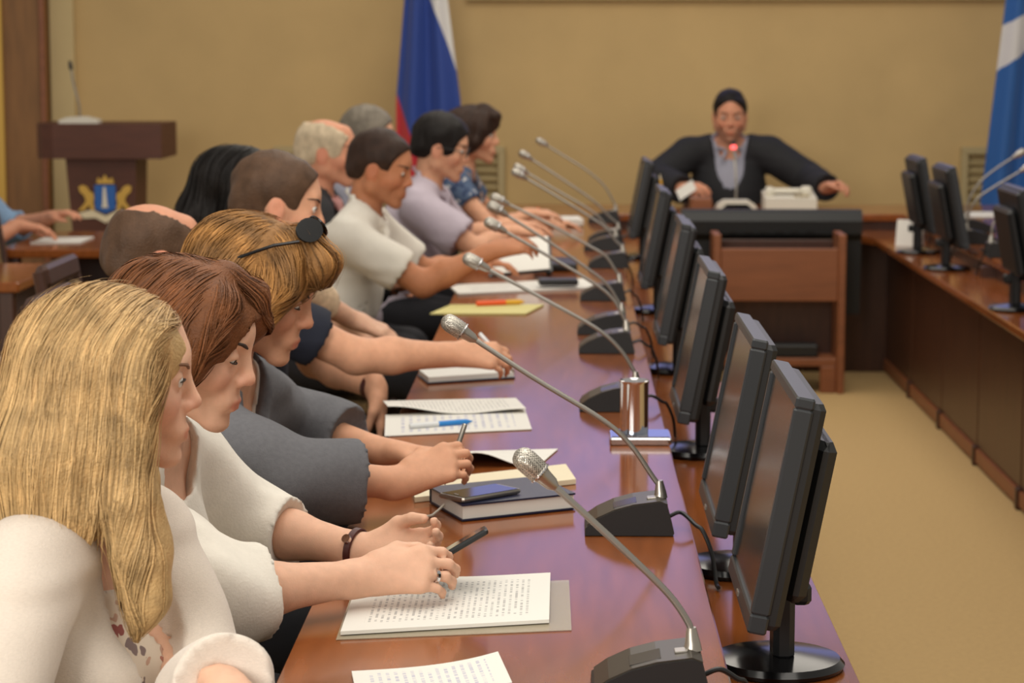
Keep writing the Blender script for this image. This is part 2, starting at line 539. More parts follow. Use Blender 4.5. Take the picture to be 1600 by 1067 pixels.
lm = thing('lectern_microphone', (at(128, 190, LY).x, LY - .04, zt), 'slim gooseneck microphone on a white base on the lectern', 'microphone')
MB().prism([(-.1, 0), (.1, 0), (.1, .018), (.03, .035), (-.06, .03), (-.1, .016)], 1, -.05, .05).build('base', M_white, lm)
hx = at(113, 104, LY)
st = bez([(0, 0, .03), (-.005, 0, .1), (-.03, 0, .2), (hx.x - at(128, 190, LY).x, 0, hx.z - zt)], 12)
MB().tube(st, .005, 8).build('gooseneck', M_gstem, lm, smooth=True)
MB().tube([st[-2], st[-1], st[-1] + Vector((-.004, 0, .03))], [.008, .011, .007], 10).build('capsule', M_black, lm, smooth=True)

# ------------------------------------------------------------------ television on its trolley
TY = 10.28
def tl(px, py, y=TY): return at(px, py, y)
tr = thing('trolley', (tl(1216, 620).x, TY, 0), 'wooden trolley with a wide reddish panel in front of the head desk', 'trolley')
tx = lambda px: tl(px, 500).x - tr.location.x
MB().box((tx(1113), -.02, 0), (tx(1125), .22, tl(1200, 366).z), .004).build('side_panel', M_wood_m, tr)
MB().box((tx(1308), -.02, 0), (tx(1320), .22, tl(1200, 366).z), .004).build('side_panel', M_wood_m, tr)
MB().box((tx(1125), -.012, tl(1200, 470).z), (tx(1308), .008, tl(1200, 388).z), .004).build('front_panel', M_wood_m, tr)
MB().box((tx(1125), 0, tl(1200, 572).z), (tx(1308), .19, tl(1200, 560).z), .004).build('lower_shelf', M_wood_m, tr)
MB().box((tx(1125), .195, .1), (tx(1308), .215, tl(1200, 380).z), .004).build('back_panel', M_wood_d, tr)
MB().box((tx(1283), .0, 0), (tx(1308), .03, tl(1200, 572).z), .004).build('foot_block', M_wood_m, tr)
pl = tag(MB().box((-.13, 0, 0), (.13, .12, .055), .006).build('video_player', M_black, loc=(tl(1235, 520).x, TY + .03, tl(1200, 560).z + .002)), 'flat black video player on the trolley shelf', 'player')
tv = thing('television', (tl(1204, 370, 10.65).x, 10.62, tl(1200, 366).z), 'large black television seen from behind on the trolley', 'television')
vx0, vx1 = tl(1064, 350, 10.62).x - tv.location.x, tl(1345, 350, 10.62).x - tv.location.x
za, zb2 = tl(1200, 490, 10.62).z - tv.location.z, tl(1200, 327, 10.62).z - tv.location.z
prof = [(-.05, zb2 - .012), (-.065, zb2 - .05), (-.06, zb2 - .11), (-.03, zb2 - .14), (-.02, za), (.03, za), (.03, zb2), (-.03, zb2)]
MB().prism(prof, 0, vx0, vx1).build('casing', M_black, tv)
MB().box((vx0 + .03, .028, za + .04), (vx1 - .03, .034, zb2 - .03)).build('screen', M_screen, tv)
MB().box((-.12, -.1, za - .05), (.12, .06, za + .02), .006).build('bracket', M_black, tv)
for k in range(6):
    MB().box((-.2 + k * .07, -.068, zb2 - .10), (-.16 + k * .07, -.055, zb2 - .096)).build('vent', M_blackg, tv)

# ------------------------------------------------------------------ monitors
def make_monitor():
    r = thing('monitor', (0, 0, 0), '', 'monitor')
    w, h = .37, .325
    MB().lathe([(.092, 0), (.095, .006), (.088, .014), (.03, .022)], (.014, 0, 0), 40).build('base', M_blackg, r, smooth=True)
    c = MB(); c.box((.005, -.035, .015), (.035, .035, .26), .008); c.box((.03, -.012, .09), (.06, .012, .12), .006)
    c.build('stand', M_black, r)
    a = math.radians(11)
    R = Matrix.Rotation(a, 3, 'Y')
    o = Vector((-.045, 0, .095))
    f = MB(); t, bz = .026, .016
    f.box((0, -w / 2, 0), (t, w / 2, .026), .003, R, o); f.box((0, -w / 2, h - bz), (t, w / 2, h), .003, R, o)
    f.box((0, -w / 2, .0261), (t, -w / 2 + bz, h - bz - .0001), .003, R, o); f.box((0, w / 2 - bz, .0261), (t, w / 2, h - bz - .0001), .003, R, o)
    f.build('bezel', M_bezel, r)
    MB().box((.005, -w / 2 + bz, .026), (.012, w / 2 - bz, h - bz), 0, R, o).build('screen', M_screen, r)
    MB().box((t - .012, -w / 2 + .006, .006), (t + .018, w / 2 - .006, h - .006), .008, R, o).build('rear_shell', M_black, r)
    MB().box((t + .018, -.14, .04), (t + .05, .14, h - .06), .012, R, o).build('rear_housing', M_black, r)
    MB().box((-.002, -.012, .008), (.001, .012, .014), 0, R, o).build('badge', M_steel, r)
    return r

mon = make_monitor()
MON = [(.287, 3.19, 0, 'nearest black monitor of the left row, at the front right of the desk'),
       (.278, 3.80, 0, 'second black monitor from the front in the left row'),
       (.276, 4.92, 0, 'third black monitor from the front, level with the chrome pen stand'),
       (.285, 6.20, 0, 'fourth black monitor from the front in the left row'),
       (.285, 7.62, 0, 'fifth black monitor from the front, before the black television'),
       (.30, 9.6, 0, 'farthest black monitor of the left row, below the dark-suited man'),
       (1.52, 9.86, 180, 'farther of the two black monitors beside the white name card'),
       (1.52, 9.12, 180, 'nearer of the two black monitors right of the white name card'),
       (1.52, 7.70, 180, 'black monitor cut off by the right edge of the picture')]
for i, (x, y, rz, lab) in enumerate(MON):
    m_ = mon if i == 0 else copy_tree(mon)
    m_.location = (x, y, SZ + .0015); m_.rotation_euler = (0, 0, math.radians(rz)); m_['label'] = lab
    m_['group'] = 'desk monitors'

# ------------------------------------------------------------------ conference microphones
def micro(Y, bpx, bpy, head, stem, lab, side=1, ring=None, rs=1.0, cy=1):
    """unit whose stem leaves at pixel (bpx,bpy); head and stem pixels lie in the plane of depth Y"""
    b = at(bpx, bpy, Y)
    r = thing('conference_microphone', (b.x - .045 * side, Y, TZ + .0015), lab, 'microphone', 'gooseneck conference microphones')
    s = side
    prof = [(-.08, 0), (-.079, .012), (-.062, .026), (-.034, .040), (0, .049), (.042, .055), (.054, .05), (.066, .004), (.063, 0)]
    MB().prism([(x * s, z) for x, z in prof], 1, -.052, .052).build('base', M_black, r)
    top = MB()
    tp = [(-.076, .018), (-.059, .030), (-.031, .043), (0, .0515), (.042, .057), (.055, .052)]
    top.prism([(x * s, z) for x, z in tp] + [(x * s, z - .004) for x, z in tp[::-1]], 1, -.049, .049)
    top.build('top_plate', M_unit, r)
    MB().box((-.03, -.036, .0), (.01, .012, .003), .001, Matrix.Rotation(-.25 * s, 3, 'Y'), (-.004 * s, 0, .0475)).build('display', M_blackg, r)
    MB().box((-.008, -.010, 0), (.008, .010, .003), .001, Matrix.Rotation(-.1 * s, 3, 'Y'), (.03 * s, -.012, .0545)).build('button', M_steel, r)
    L = lambda px, py: at(px, py, Y) - Vector(r.location)
    j0 = Vector((.045 * s, 0, .054))
    MB().tube([j0, j0 + Vector((0, 0, .008)), j0 + Vector((-.002 * s, 0, .028))], [.012, .010, .006], 12).build('socket', M_steel, r, smooth=True)
    pts = [j0 + Vector((-.002 * s, 0, .02))] + [L(*p) for p in stem] + [L(*head)]
    cv = bez(pts, 28)
    d = (cv[-1] - cv[-3]).normalized()
    MB().tube(cv, .0043 * rs, 10).build('gooseneck', M_gstem, r, smooth=True)
    h0 = cv[-1]
    MB().tube([h0 - d * .052, h0 - d * .045, h0 - d * .03, h0 - d * .028], [.0045, .0085, .0105, .0115], 14).build('collar', M_steel, r, smooth=True)
    MB().tube([h0 - d * .028, h0 - d * .022, h0 - d * .002, h0 + d * .007, h0 + d * .012, h0 + d * .015], [.0115, .0146, .0150, .0135, .0095, .003], 20).build('capsule', M_mesh, r, smooth=True)
    MB().tube([h0 - d * .026, h0 - d * .0245], [.0156, .0156], 20).build('ring', ring or M_chrome, r, smooth=True)
    ex = abs((.225 if s > 0 else 1.60) - r.location.x)
    cb = bez([(.06 * s, .01, .02), (.08 * s, .012, .026), (ex * s * .9, .02 * cy, .012), (ex * s, .03 * cy, .004), ((ex + .014) * s, .045 * cy, -.03), ((ex + .02) * s, .07 * cy, -.072), ((ex + .022) * s, .1 * cy, -.0745)], 30)
    MB().tube(cb, .0035, 8).build('cable', M_black, r, smooth=True)
    return r

micro(2.77, 1082, 1040, (820, 718), [(1075, 972), (1046, 930), (990, 874), (905, 795)], 'nearest gooseneck microphone, its mesh head before the navy book')
micro(3.74, 1032, 778, (703, 505), [(1020, 745), (985, 695), (940, 655), (830, 588)], 'second gooseneck microphone, its unit beside the nearest monitor', cy=-1)
micro(5.03, 994, 597, (733, 405), [(988, 575), (968, 545), (930, 512), (840, 462)], 'third gooseneck microphone, its unit behind the chrome pen stand')
micro(6.0, 979, 512, (765, 348), [(972, 492), (958, 468), (930, 444), (850, 396)], 'fourth gooseneck microphone, nearer of a pair of units on the desk')
micro(6.4, 972, 488, (769, 322), [(964, 468), (950, 446), (925, 425), (850, 373)], 'fifth gooseneck microphone, just behind the fourth')
micro(7.26, 968, 438, (773, 309), [(960, 420), (946, 400), (920, 384), (850, 346)], 'sixth gooseneck microphone, its arm bending above the black pad')
micro(8.34, 973, 396, (805, 269), [(962, 376), (946, 356), (920, 338), (860, 301)], 'seventh gooseneck microphone from the front')
micro(9.06, 962, 374, (808, 261), [(950, 356), (934, 338), (912, 322), (860, 292)], 'eighth gooseneck microphone from the front')
micro(9.42, 966, 357, (816, 240), [(952, 338), (932, 318), (905, 298), (860, 268)], 'ninth gooseneck microphone from the front', cy=-1)
micro(10.5, 962, 334, (842, 220), [(957, 312), (942, 288), (915, 265), (880, 243)], 'farthest gooseneck microphone of the left row')
micro(8.8, 1548, 372, (1602, 308), [(1551, 352), (1560, 338), (1575, 322), (1590, 312)], 'pale gooseneck microphone right of the twin monitors', -1)
micro(10.0, 1508, 330, (1598, 237), [(1514, 312), (1530, 286), (1550, 268), (1575, 251)], 'farther gooseneck microphone before the blue flag', -1)
micro(9.4, 1510, 348, (1610, 258), [(1516, 328), (1530, 308), (1550, 294), (1580, 276)], 'nearer gooseneck microphone before the blue flag', -1)
M_led = mat('red_led', (.9, .05, .05, 1), .4, emit=(1, .12, .12, 1), estr=2.2)

# microphone and telephones of the man at the head desk
hm = thing('desk_microphone', (at(1150, 322, 11.3).x, 11.3, TZ + .0015), 'microphone with a red glowing ring in front of the dark-suited man', 'microphone')
MB().prism([(-.105, 0), (.105, 0), (.09, .03), (.06, .05), (-.06, .05), (-.09, .03)], 1, -.07, .07).build('base', M_white, hm)
MB().prism([(-.075, .012), (.075, .012), (.05, .034), (-.05, .034)], 1, -.075, -.069).build('front_recess', M_blackg, hm)
h2 = at(1146, 233, 11.45)
cv = bez([(0, .02, .05), (.002, .03, .12), (0, .08, .22), (h2.x - hm.location.x, h2.y - 11.3, h2.z - TZ)], 16)
MB().tube(cv, .0055, 8).build('gooseneck', M_steel, hm, smooth=True)
MB().tube([cv[-1], cv[-1] + Vector((0, .005, .015))], [.014, .014], 14).build('light_ring', M_led, hm, smooth=True)
MB().tube([cv[-1] + Vector((0, .005, .015)), cv[-1] + Vector((0, .012, .04))], [.011, .009], 12).build('capsule', M_black, hm, smooth=True)
ph = thing('telephone', (at(1233, 326, 11.3).x, 11.3, TZ + .0015), 'boxy cream telephone with a handset on the head desk', 'telephone')
MB().prism([(-.1, 0), (.12, 0), (.12, .09), (-.1, .065)], 0, -.125, .125).build('body', M_white, ph)
MB().box((-.11, -.02, .085), (.06, .03, .108), .01).build('handset', M_white, ph)
MB().box((-.118, -.03, .07), (-.075, .04, .115), .012).build('earpiece', M_white, ph)
MB().box((.055, -.03, .07), (.108, .04, .118), .012).build('mouthpiece', M_white, ph)
for i in range(3):
    for j in range(4):
        MB().box((.02 + i * .025, -.085 + j * .018, .072), (.036 + i * .025, -.073 + j * .018, .078), .002).build('key', M_grille, ph)

# white name card at the desk corner
nc = at(1424, 384, 10.15)
tag(MB().prism([(-.035, 0), (.035, 0), (.012, .115), (-.012, .115)], 1, -.055, .055).build('name_card', M_paper, loc=(nc.x, 10.20, SZ + .0015)), 'white folded name card standing at the desk corner', 'name card').rotation_euler = (0, 0, 1.1)

# chrome pen stand
pc = onz(1000, 690)
ps = thing('pen_stand', (pc.x, pc.y, TZ + .0015), 'square chrome pen stand with a round cup on the desk', 'pen stand')
MB().box((-.062, -.05, 0), (.062, .05, .014), .003).build('foot_plate', M_chrome, ps)
MB().box((-.058, -.046, .0142), (.058, .046, .0165)).build('glass_inlay', mat('mirror_glass', srgb(150, 160, 180), .06, metal=.9), ps)
cup = MB().lathe([(.028, .0166), (.0285, .02), (.0285, .118), (.031, .124), (.029, .125), (.0255, .12), (.025, .03), (.001, .028)], (-.012, 0, 0), 32).build('cup', M_chrome, ps, smooth=True)

# ------------------------------------------------------------------ implicit surfaces for people
class SDF:
    """ordered list of primitives blended one after another"""
    def __init__(s): s.p = []

    def cap(s, a, b, ra, rb=None, k=.02, flat=None, sub=False):
        a, b = np.array(a, float), np.array(b, float)
        s.p.append(('c', a, b, ra, ra if rb is None else rb, flat, k, sub)); return s

    def ell(s, c, r, R=None, k=.02, sub=False):
        s.p.append(('e', np.array(c, float), np.array(r, float), np.eye(3) if R is None else R, None, None, k, sub)); return s

    def chain(s, pts, rad, k=.015, flat=None):
        for i in range(len(pts) - 1): s.cap(pts[i], pts[i + 1], rad[i], rad[i + 1], k, flat)
        return s

    def inflate(s, d, only=None):
        n = SDF()
        for q in s.p:
            q = list(q)
            if not q[7]:
                if q[0] == 'c': q[3] += d; q[4] += d
                else: q[2] = q[2] + d
            n.p.append(tuple(q))
        return n

    @staticmethod
    def dist(q, P):
        if q[0] == 'c':
            a, b, ra, rb, flat = q[1:6]
            ba = b - a; L2 = max(1e-12, ba @ ba)
            pa = P - a
            t = np.clip(pa @ ba / L2, 0, 1)
            d = pa - t[..., None] * ba
            if flat is not None:
                n, f = flat            # thickness along n is multiplied by f
                h = d @ n
                d = d + (h * (1 / f - 1))[..., None] * n
                dd = np.sqrt((d * d).sum(-1))
                r = ra + (rb - ra) * t
                return (dd - r) * f
            return np.sqrt((d * d).sum(-1)) - (ra + (rb - ra) * t)
        c, r, R = q[1:4]
        l = (P - c) @ R
        k0 = np.sqrt(((l / r) ** 2).sum(-1)); k1 = np.sqrt(((l / (r * r)) ** 2).sum(-1)) + 1e-9
        return k0 * (k0 - 1) / k1

    @staticmethod
    def bbox(q):
        if q[0] == 'c':
            m = max(q[3], q[4]); return np.minimum(q[1], q[2]) - m, np.maximum(q[1], q[2]) + m
        m = np.abs(q[3]) @ q[2]
        return q[1] - m, q[1] + m

    @staticmethod
    def mix(D, d, k, sub):
        if sub:
            d = -d
            h = np.clip(.5 - .5 * (d - D) / k, 0, 1)
            return d * (1 - h) + D * h + k * h * (1 - h)
        h = np.clip(.5 + .5 * (d - D) / k, 0, 1)
        return d * (1 - h) + D * h - k * h * (1 - h)

    def ev(s, P):
        D = np.full(P.shape[:-1], .3)
        for q in s.p: D = s.mix(D, s.dist(q, P), q[6], q[7])
        return D

    def grid(s, X, Y, Z):
        D = np.full((len(X), len(Y), len(Z)), .3, np.float32)
        for q in s.p:
            lo, hi = s.bbox(q); pad = q[6] + .02
            sl = []
            for A, l, h in zip((X, Y, Z), lo - pad, hi + pad):
                i0, i1 = np.searchsorted(A, l), np.searchsorted(A, h)
                sl.append(slice(i0, i1))
            if any(a.stop <= a.start for a in sl): continue
            G = np.stack(np.meshgrid(X[sl[0]], Y[sl[1]], Z[sl[2]], indexing='ij'), -1)
            sl = tuple(sl)
            D[sl] = s.mix(D[sl], s.dist(q, G), q[6], q[7])
        return D

    def bounds(s):
        B = [s.bbox(q) for q in s.p if not q[7]]
        return np.min([b[0] for b in B], 0) - .03, np.max([b[1] for b in B], 0) + .03


def axis(lo, hi, h, fine):
    out = [lo]
    while out[-1] < hi:
        st = min([h] + [f for a, b, f in fine if a - f <= out[-1] <= b])
        out.append(out[-1] + st)
    return np.array(out)


def nets(D, X, Y, Z):
    """surface nets on a rectilinear grid"""
    neg = D < 0
    c = np.zeros(tuple(n - 1 for n in D.shape), np.int8)
    for i in (0, 1):
        for j in (0, 1):
            for k in (0, 1):
                c += neg[i:D.shape[0] - 1 + i, j:D.shape[1] - 1 + j, k:D.shape[2] - 1 + k]
    act = (c > 0) & (c < 8)
    idx = np.argwhere(act)
    ids = np.full(act.shape, -1, np.int64); ids[act] = np.arange(len(idx))
    I, J, K = idx.T
    acc = np.zeros((len(idx), 3)); cnt = np.zeros(len(idx))
    co = [(i, j, k) for i in (0, 1) for j in (0, 1) for k in (0, 1)]
    for a in co:
        for b in co:
            if sum(abs(p - q) for p, q in zip(a, b)) != 1 or a > b: continue
            da = D[I + a[0], J + a[1], K + a[2]]; db = D[I + b[0], J + b[1], K + b[2]]
            m = (da < 0) != (db < 0)
            t = np.where(m, da / np.where(m, da - db, 1), 0)
            pa = np.stack([X[I + a[0]], Y[J + a[1]], Z[K + a[2]]], -1); pb = np.stack([X[I + b[0]], Y[J + b[1]], Z[K + b[2]]], -1)
            acc[m] += (pa + (pb - pa) * t[:, None])[m]; cnt[m] += 1
    v = acc / np.maximum(cnt, 1)[:, None]
    F = []
    for ax in range(3):
        o = [(0, 0, 0)] * 4
        s0 = [slice(1, -1)] * 3; s0[ax] = slice(0, None)
        A = [slice(1, n - 1) for n in D.shape]; A[ax] = slice(0, D.shape[ax] - 1)
        B = list(A); B[ax] = slice(1, D.shape[ax])
        na, nb = neg[tuple(A)], neg[tuple(B)]
        e = np.argwhere(na != nb)
        if not len(e): continue
        flip = na[tuple(e.T)]
        u, w = (ax + 1) % 3, (ax + 2) % 3
        q = []
        for du, dw in ((0, 0), (1, 0), (1, 1), (0, 1)):
            p = e.copy(); p[:, u] += du; p[:, w] += dw
            q.append(ids[tuple(p.T)])
        q = np.stack(q, 1)
        q[~flip] = q[~flip][:, ::-1]
        F.append(q)
    return v, np.concatenate(F)


def np_mesh(name, v, f, mats, parent=None, origin=None, smooth=True):
    me = bpy.data.meshes.new(name)
    o3 = np.array(origin if origin is not None else (0, 0, 0), float)
    v = v - o3
    n = f.shape[1]
    me.vertices.add(len(v)); me.vertices.foreach_set('co', v.ravel().astype(np.float32))
    me.loops.add(f.size); me.loops.foreach_set('vertex_index', f.ravel().astype(np.int32))
    me.polygons.add(len(f)); me.polygons.foreach_set('loop_start', np.arange(0, f.size, n, dtype=np.int32))
    me.update(calc_edges=True); me.validate()
    if smooth: me.polygons.foreach_set('use_smooth', np.ones(len(me.polygons), bool))
    for m in (mats if isinstance(mats, (list, tuple)) else [mats]): me.materials.append(m)
    o = bpy.data.objects.new(name, me); COL.objects.link(o)
    if parent is not None:
        o.parent = parent
    elif origin is not None:
        o.location = tuple(o3)
    return o


def set_tint(o, col):
    a = o.data.color_attributes.new('tint', 'FLOAT_COLOR', 'POINT')
    c = np.ones((len(col), 4), np.float32); c[:, :3] = col
    a.data.foreach_set('color', c.ravel())


def unit(v): v = np.array(v, float); return v / np.linalg.norm(v)


def skin_mat(name, col):
    return mat(name, col, .58, noise=.06, nscale=60, bump=.08, bscale=420, sss=.12, attr='tint', spec=.3)


def hair_mat(name, col):
    return mat(name, col, .5, noise=.25, nscale=30, bump=.5, bscale=260, attr='tint', spec=.2)


def frame(yaw, pitch=0, roll=0):
    """columns forward, left, up"""
    y, p, r = (math.radians(a) for a in (yaw, pitch, roll))
    F = V(math.cos(y) * math.cos(p), math.sin(y) * math.cos(p), -math.sin(p))
    Lf = V(-math.sin(y), math.cos(y), 0)
    U = np.cross(F, Lf)
    Lr = Lf * math.cos(r) + U * math.sin(r)
    return np.stack([F, Lr, np.cross(F, Lr)], 1)


def head_sdf(S_, c, R, g, male, eyes_open):
    T = lambda x, y, z: c + R @ (V(x, y, z) * g)
    E = lambda p, r, k=.015, sub=False: S_.ell(T(*p), np.array(r) * g, R, k * g, sub)
    C = lambda a, b, ra, rb, k=.012, sub=False: S_.cap(T(*a), T(*b), ra * g, rb * g, k * g, None, sub)
    E((-.014, 0, .034), (.094, .074, .079), .03)
    E((.034, 0, -.010), (.054, .058, .074), .03)
    jw = .054 if male else .048
    for s in (1, -1):
        C((.0, jw * s, -.054), (.068, .013 * s, -.092), .018, .014, .022)
        C((-.004, .060 * s, -.01), (.0, jw * s, -.054), .019, .018, .025)
        E((.058, .036 * s, -.024), (.024, .023, .022), .022)
    E((.0795, 0, -.0955), (.0165, .019, .0150), .016)
    C((.077, -.028, .029), (.077, .028, .029), .011, .011, .016)
    C((.068, 0, .045), (.058, 0, .074), .022, .02, .03)
    for s in (1, -1):
        E((.094, .033 * s, .008), (.015, .017, .013), .012, True)
        E((.0755, .032 * s, .008), (.0140, .0140, .0140), .003)
        h = .0058 if eyes_open else .0032
        dz = .0065 if eyes_open else .0035
        E((.090, .032 * s, dz), (.012, .0135, h), .002, True)
    C((.087, 0, .019), (.104, 0, -.018), .0082, .0088, .012)
    E((.1035, 0, -.0225), (.0118, .0105, .0095), .008)
    for s in (1, -1):
        E((.0955, .0118 * s, -.0275), (.0100, .0068, .0070), .006)
    C((.0800, -.014, -.059), (.0800, .014, -.059), .018, .018, .016)
    E((.0775, 0, -.043), (.0175, .024, .015), .010)
    E((.0725, 0, -.080), (.0150, .022, .012), .010)
    C((.0972, -.010, -.0570), (.0972, .010, -.0570), .0052, .0052, .004)
    C((.085, -.022, -.0625), (.0955, -.008, -.0590), .0035, .0050, .005)
    C((.085, .022, -.0625), (.0955, .008, -.0590), .0035, .0050, .005)
    C((.0953, -.011, -.0680), (.0953, .011, -.0680), .0060, .0060, .004)
    C((.1045, -.022, -.0624), (.1045, .022, -.0624), .0030, .0030, .003, True)
    for s in (1, -1):
        E((-.006, .076 * s, -.004), (.019, .0085, .031), .008)
        E((-.001, .086 * s, .0), (.010, .006, .018), .005, True)


def hand_sdf(S_, w, D, N, side, g, curl, thumb=.5, spread=1.0):
    """w wrist, D pointing, N palm-facing; side +1 when the thumb lies along D x N"""
    D = unit(D); N = unit(N - D * (D @ N)); Sd = np.cross(D, N) * side
    tips = []
    S_.cap(w - D * .02 * g, w + D * .03 * g, .026 * g, .026 * g, .02, (N, .78))
    for i, (off, ln, r, bl) in enumerate(((.029, .074, .0088, .090), (.0095, .082, .0090, .094), (-.010, .076, .0086, .089), (-.028, .060, .0076, .080))):
        b = w + D * bl * g + Sd * off * spread * g
        S_.cap(w + D * .02 * g + Sd * off * .5 * g, b, .0145 * g, .0118 * g, .014 * g)
        ang = 0; p = b; cu = curl[i] if isinstance(curl, (list, tuple)) else curl
        dirs0 = unit(D + Sd * off * 1.6 * spread)
        for j, (fr, a) in enumerate(((.46, .8), (.30, 1.05), (.24, .7))):
            ang += cu * a
            d = dirs0 * math.cos(ang) + N * math.sin(ang)
            q = p + d * ln * fr * g
            S_.cap(p, q, (r - .0006 * j) * g, (r - .0006 * (j + 1)) * g, .0035 * g)
            p = q
        tips.append(p)
    t0 = w + D * .022 * g + Sd * .022 * g
    t1 = w + D * .052 * g + Sd * .044 * g + N * .012 * g
    t2 = t1 + unit(D * .9 + Sd * .35 * (1 - thumb) - Sd * .35 * thumb + N * (.2 + .5 * thumb)) * .034 * g
    t3 = t2 + unit(D * .95 - Sd * .4 * thumb + N * (.1 + .6 * thumb)) * .028 * g
    S_.cap(t0, t1, .017 * g, .0125 * g, .016 * g)
    S_.cap(t1, t2, .0115 * g, .0100 * g, .005 * g)
    S_.cap(t2, t3, .0098 * g, .0080 * g, .004 * g)
    return tips, t3


def wrinkle(P, amp, seed):
    r = np.random.default_rng(seed)
    out = 0
    for f in (28, 45, 70):
        k = unit(r.normal(size=3) + V(0, 0, .8)) * f
        k2 = unit(r.normal(size=3)) * f * .5
        out = out + np.sin(P @ k + 2.2 * np.sin(P @ k2 + r.uniform(0, 6)) + r.uniform(0, 6)) * (28 / f)
    return out * amp / 2


def cloth_mesh(name, parent, org, m, sdf, body, h, fine, amp, seed, cuts=(), keep=.004, zmin=None):
    lo, hi = sdf.bounds()
    if zmin is not None: lo[2] = max(lo[2], zmin)
    X, Y, Z = (axis(lo[i], hi[i], h, fine[i] if fine else []) for i in range(3))
    D = sdf.grid(X, Y, Z)
    if amp:
        near = np.argwhere(np.abs(D) < .03)
        P = np.stack([X[near[:, 0]], Y[near[:, 1]], Z[near[:, 2]]], -1)
        D[tuple(near.T)] += wrinkle(P, amp, seed)
    if body is not None:
        B = body.grid(X, Y, Z)
        D = np.maximum(D, -(B + keep))
    for q in cuts:
        G = SDF(); G.p = [q]
        C = G.grid(X, Y, Z)
        D = np.maximum(D, -C)
    v, f = nets(D, X, Y, Z)
    return np_mesh(name, v, f, m, parent, org)


def strands(name, parent, org, m, hs, roots, flow, n_seg, step, off, rad, seed, tint=.25, wave=.0, cols=None, avoid=None):
    """hair locks traced over the implicit hair volume hs, each a slim ribbon lying on it"""
    r = np.random.default_rng(seed)
    P = roots.copy(); N = len(P)
    path = []; norms = []
    depth = r.uniform(-off, off * .8, N)
    ph = r.uniform(0, 6.28, N)
    e = .002
    prev = None
    ln = r.integers(int(n_seg * .7), n_seg + 1, N)
    for s in range(n_seg + 1):
        for _ in range(2):
            d = hs.ev(P)
            g = np.stack([hs.ev(P + V(e, 0, 0)) - d, hs.ev(P + V(0, e, 0)) - d, hs.ev(P + V(0, 0, e)) - d], -1) / e
            gn = g / (np.linalg.norm(g, axis=1, keepdims=True) + 1e-9)
            P = P - gn * np.clip(d - depth, -.02, .02)[:, None]
        path.append(P.copy()); norms.append(gn.copy())
        v = flow(P, s / n_seg)
        v = v - gn * (v * gn).sum(1, keepdims=True)
        v /= np.linalg.norm(v, axis=1, keepdims=True) + 1e-9
        if wave:
            sd = np.cross(gn, v)
            v = v + sd * (wave * np.sin(ph + s * .8))[:, None]
        if prev is not None: v = .6 * v + .4 * prev
        v /= np.linalg.norm(v, axis=1, keepdims=True) + 1e-9
        prev = v
        if avoid is not None:
            ln = np.where(SDF.dist(avoid, P + v * step) < .002, np.minimum(ln, s), ln)
        live = (s < ln)[:, None]
        P = P + v * step * live
    A = np.stack(path, 1)
    T = np.gradient(A, axis=1); T /= np.linalg.norm(T, axis=2, keepdims=True) + 1e-9
    Gn = np.stack(norms, 1)
    tilt = r.uniform(-.5, .5, (N, 1, 1))
    u = np.cross(T, Gn); u /= np.linalg.norm(u, axis=2, keepdims=True) + 1e-9
    u = u * np.cos(tilt) + Gn * np.sin(tilt)
    tt = np.linspace(0, 1, n_seg + 1)
    rr = (rad * np.minimum(1, .45 + 3 * tt) * np.clip((1.05 - tt) * 2.5, .12, 1))[None, :, None] * r.uniform(.6, 1.3, (N, 1, 1))
    ring = np.stack([A - u * rr, A + u * rr], 2)
    v = ring.reshape(-1, 3)
    i = np.arange(N)[:, None, None] * (n_seg + 1) * 2 + np.arange(n_seg)[None, :, None] * 2
    F = [np.concatenate([i, i + 1, i + 3, i + 2], 2).reshape(-1, 4)]
    o = np_mesh(name, v, np.concatenate(F), m, parent, org)
    t = 1 + r.uniform(-tint, tint, N)
    c = np.repeat(t, (n_seg + 1) * 2)[:, None] * np.ones(3)
    if cols is not None: c = c * cols(v, np.tile(np.repeat(tt, 2), N))
    set_tint(o, c)
    o['kind'] = 'stuff'
    return o

M_browd = mat('brow_dark', srgb(50, 36, 28), .7)
M_eye = mat('eye_white', srgb(226, 220, 212), .15)
M_iris = mat('iris_dark', srgb(58, 62, 60), .1)
M_trous = mat('dark_trousers', srgb(30, 30, 36), .85, noise=.1, nscale=40)
M_shoe = mat('black_shoe', srgb(18, 17, 16), .4)


def ik(s, hint, w, lu, lf):
    d = w - s; L = np.linalg.norm(d)
    if L > (lu + lf) * .995:
        w = s + d / L * (lu + lf) * .995; d = w - s; L = np.linalg.norm(d)
    u = d / L
    a = (lu * lu - lf * lf + L * L) / (2 * L)
    h = math.sqrt(max(0, lu * lu - a * a))
    p = hint - s; p = p - u * (p @ u)
    p = unit(p) if np.linalg.norm(p) > 1e-6 else V(0, 0, -1)
    return s + u * a + p * h, w


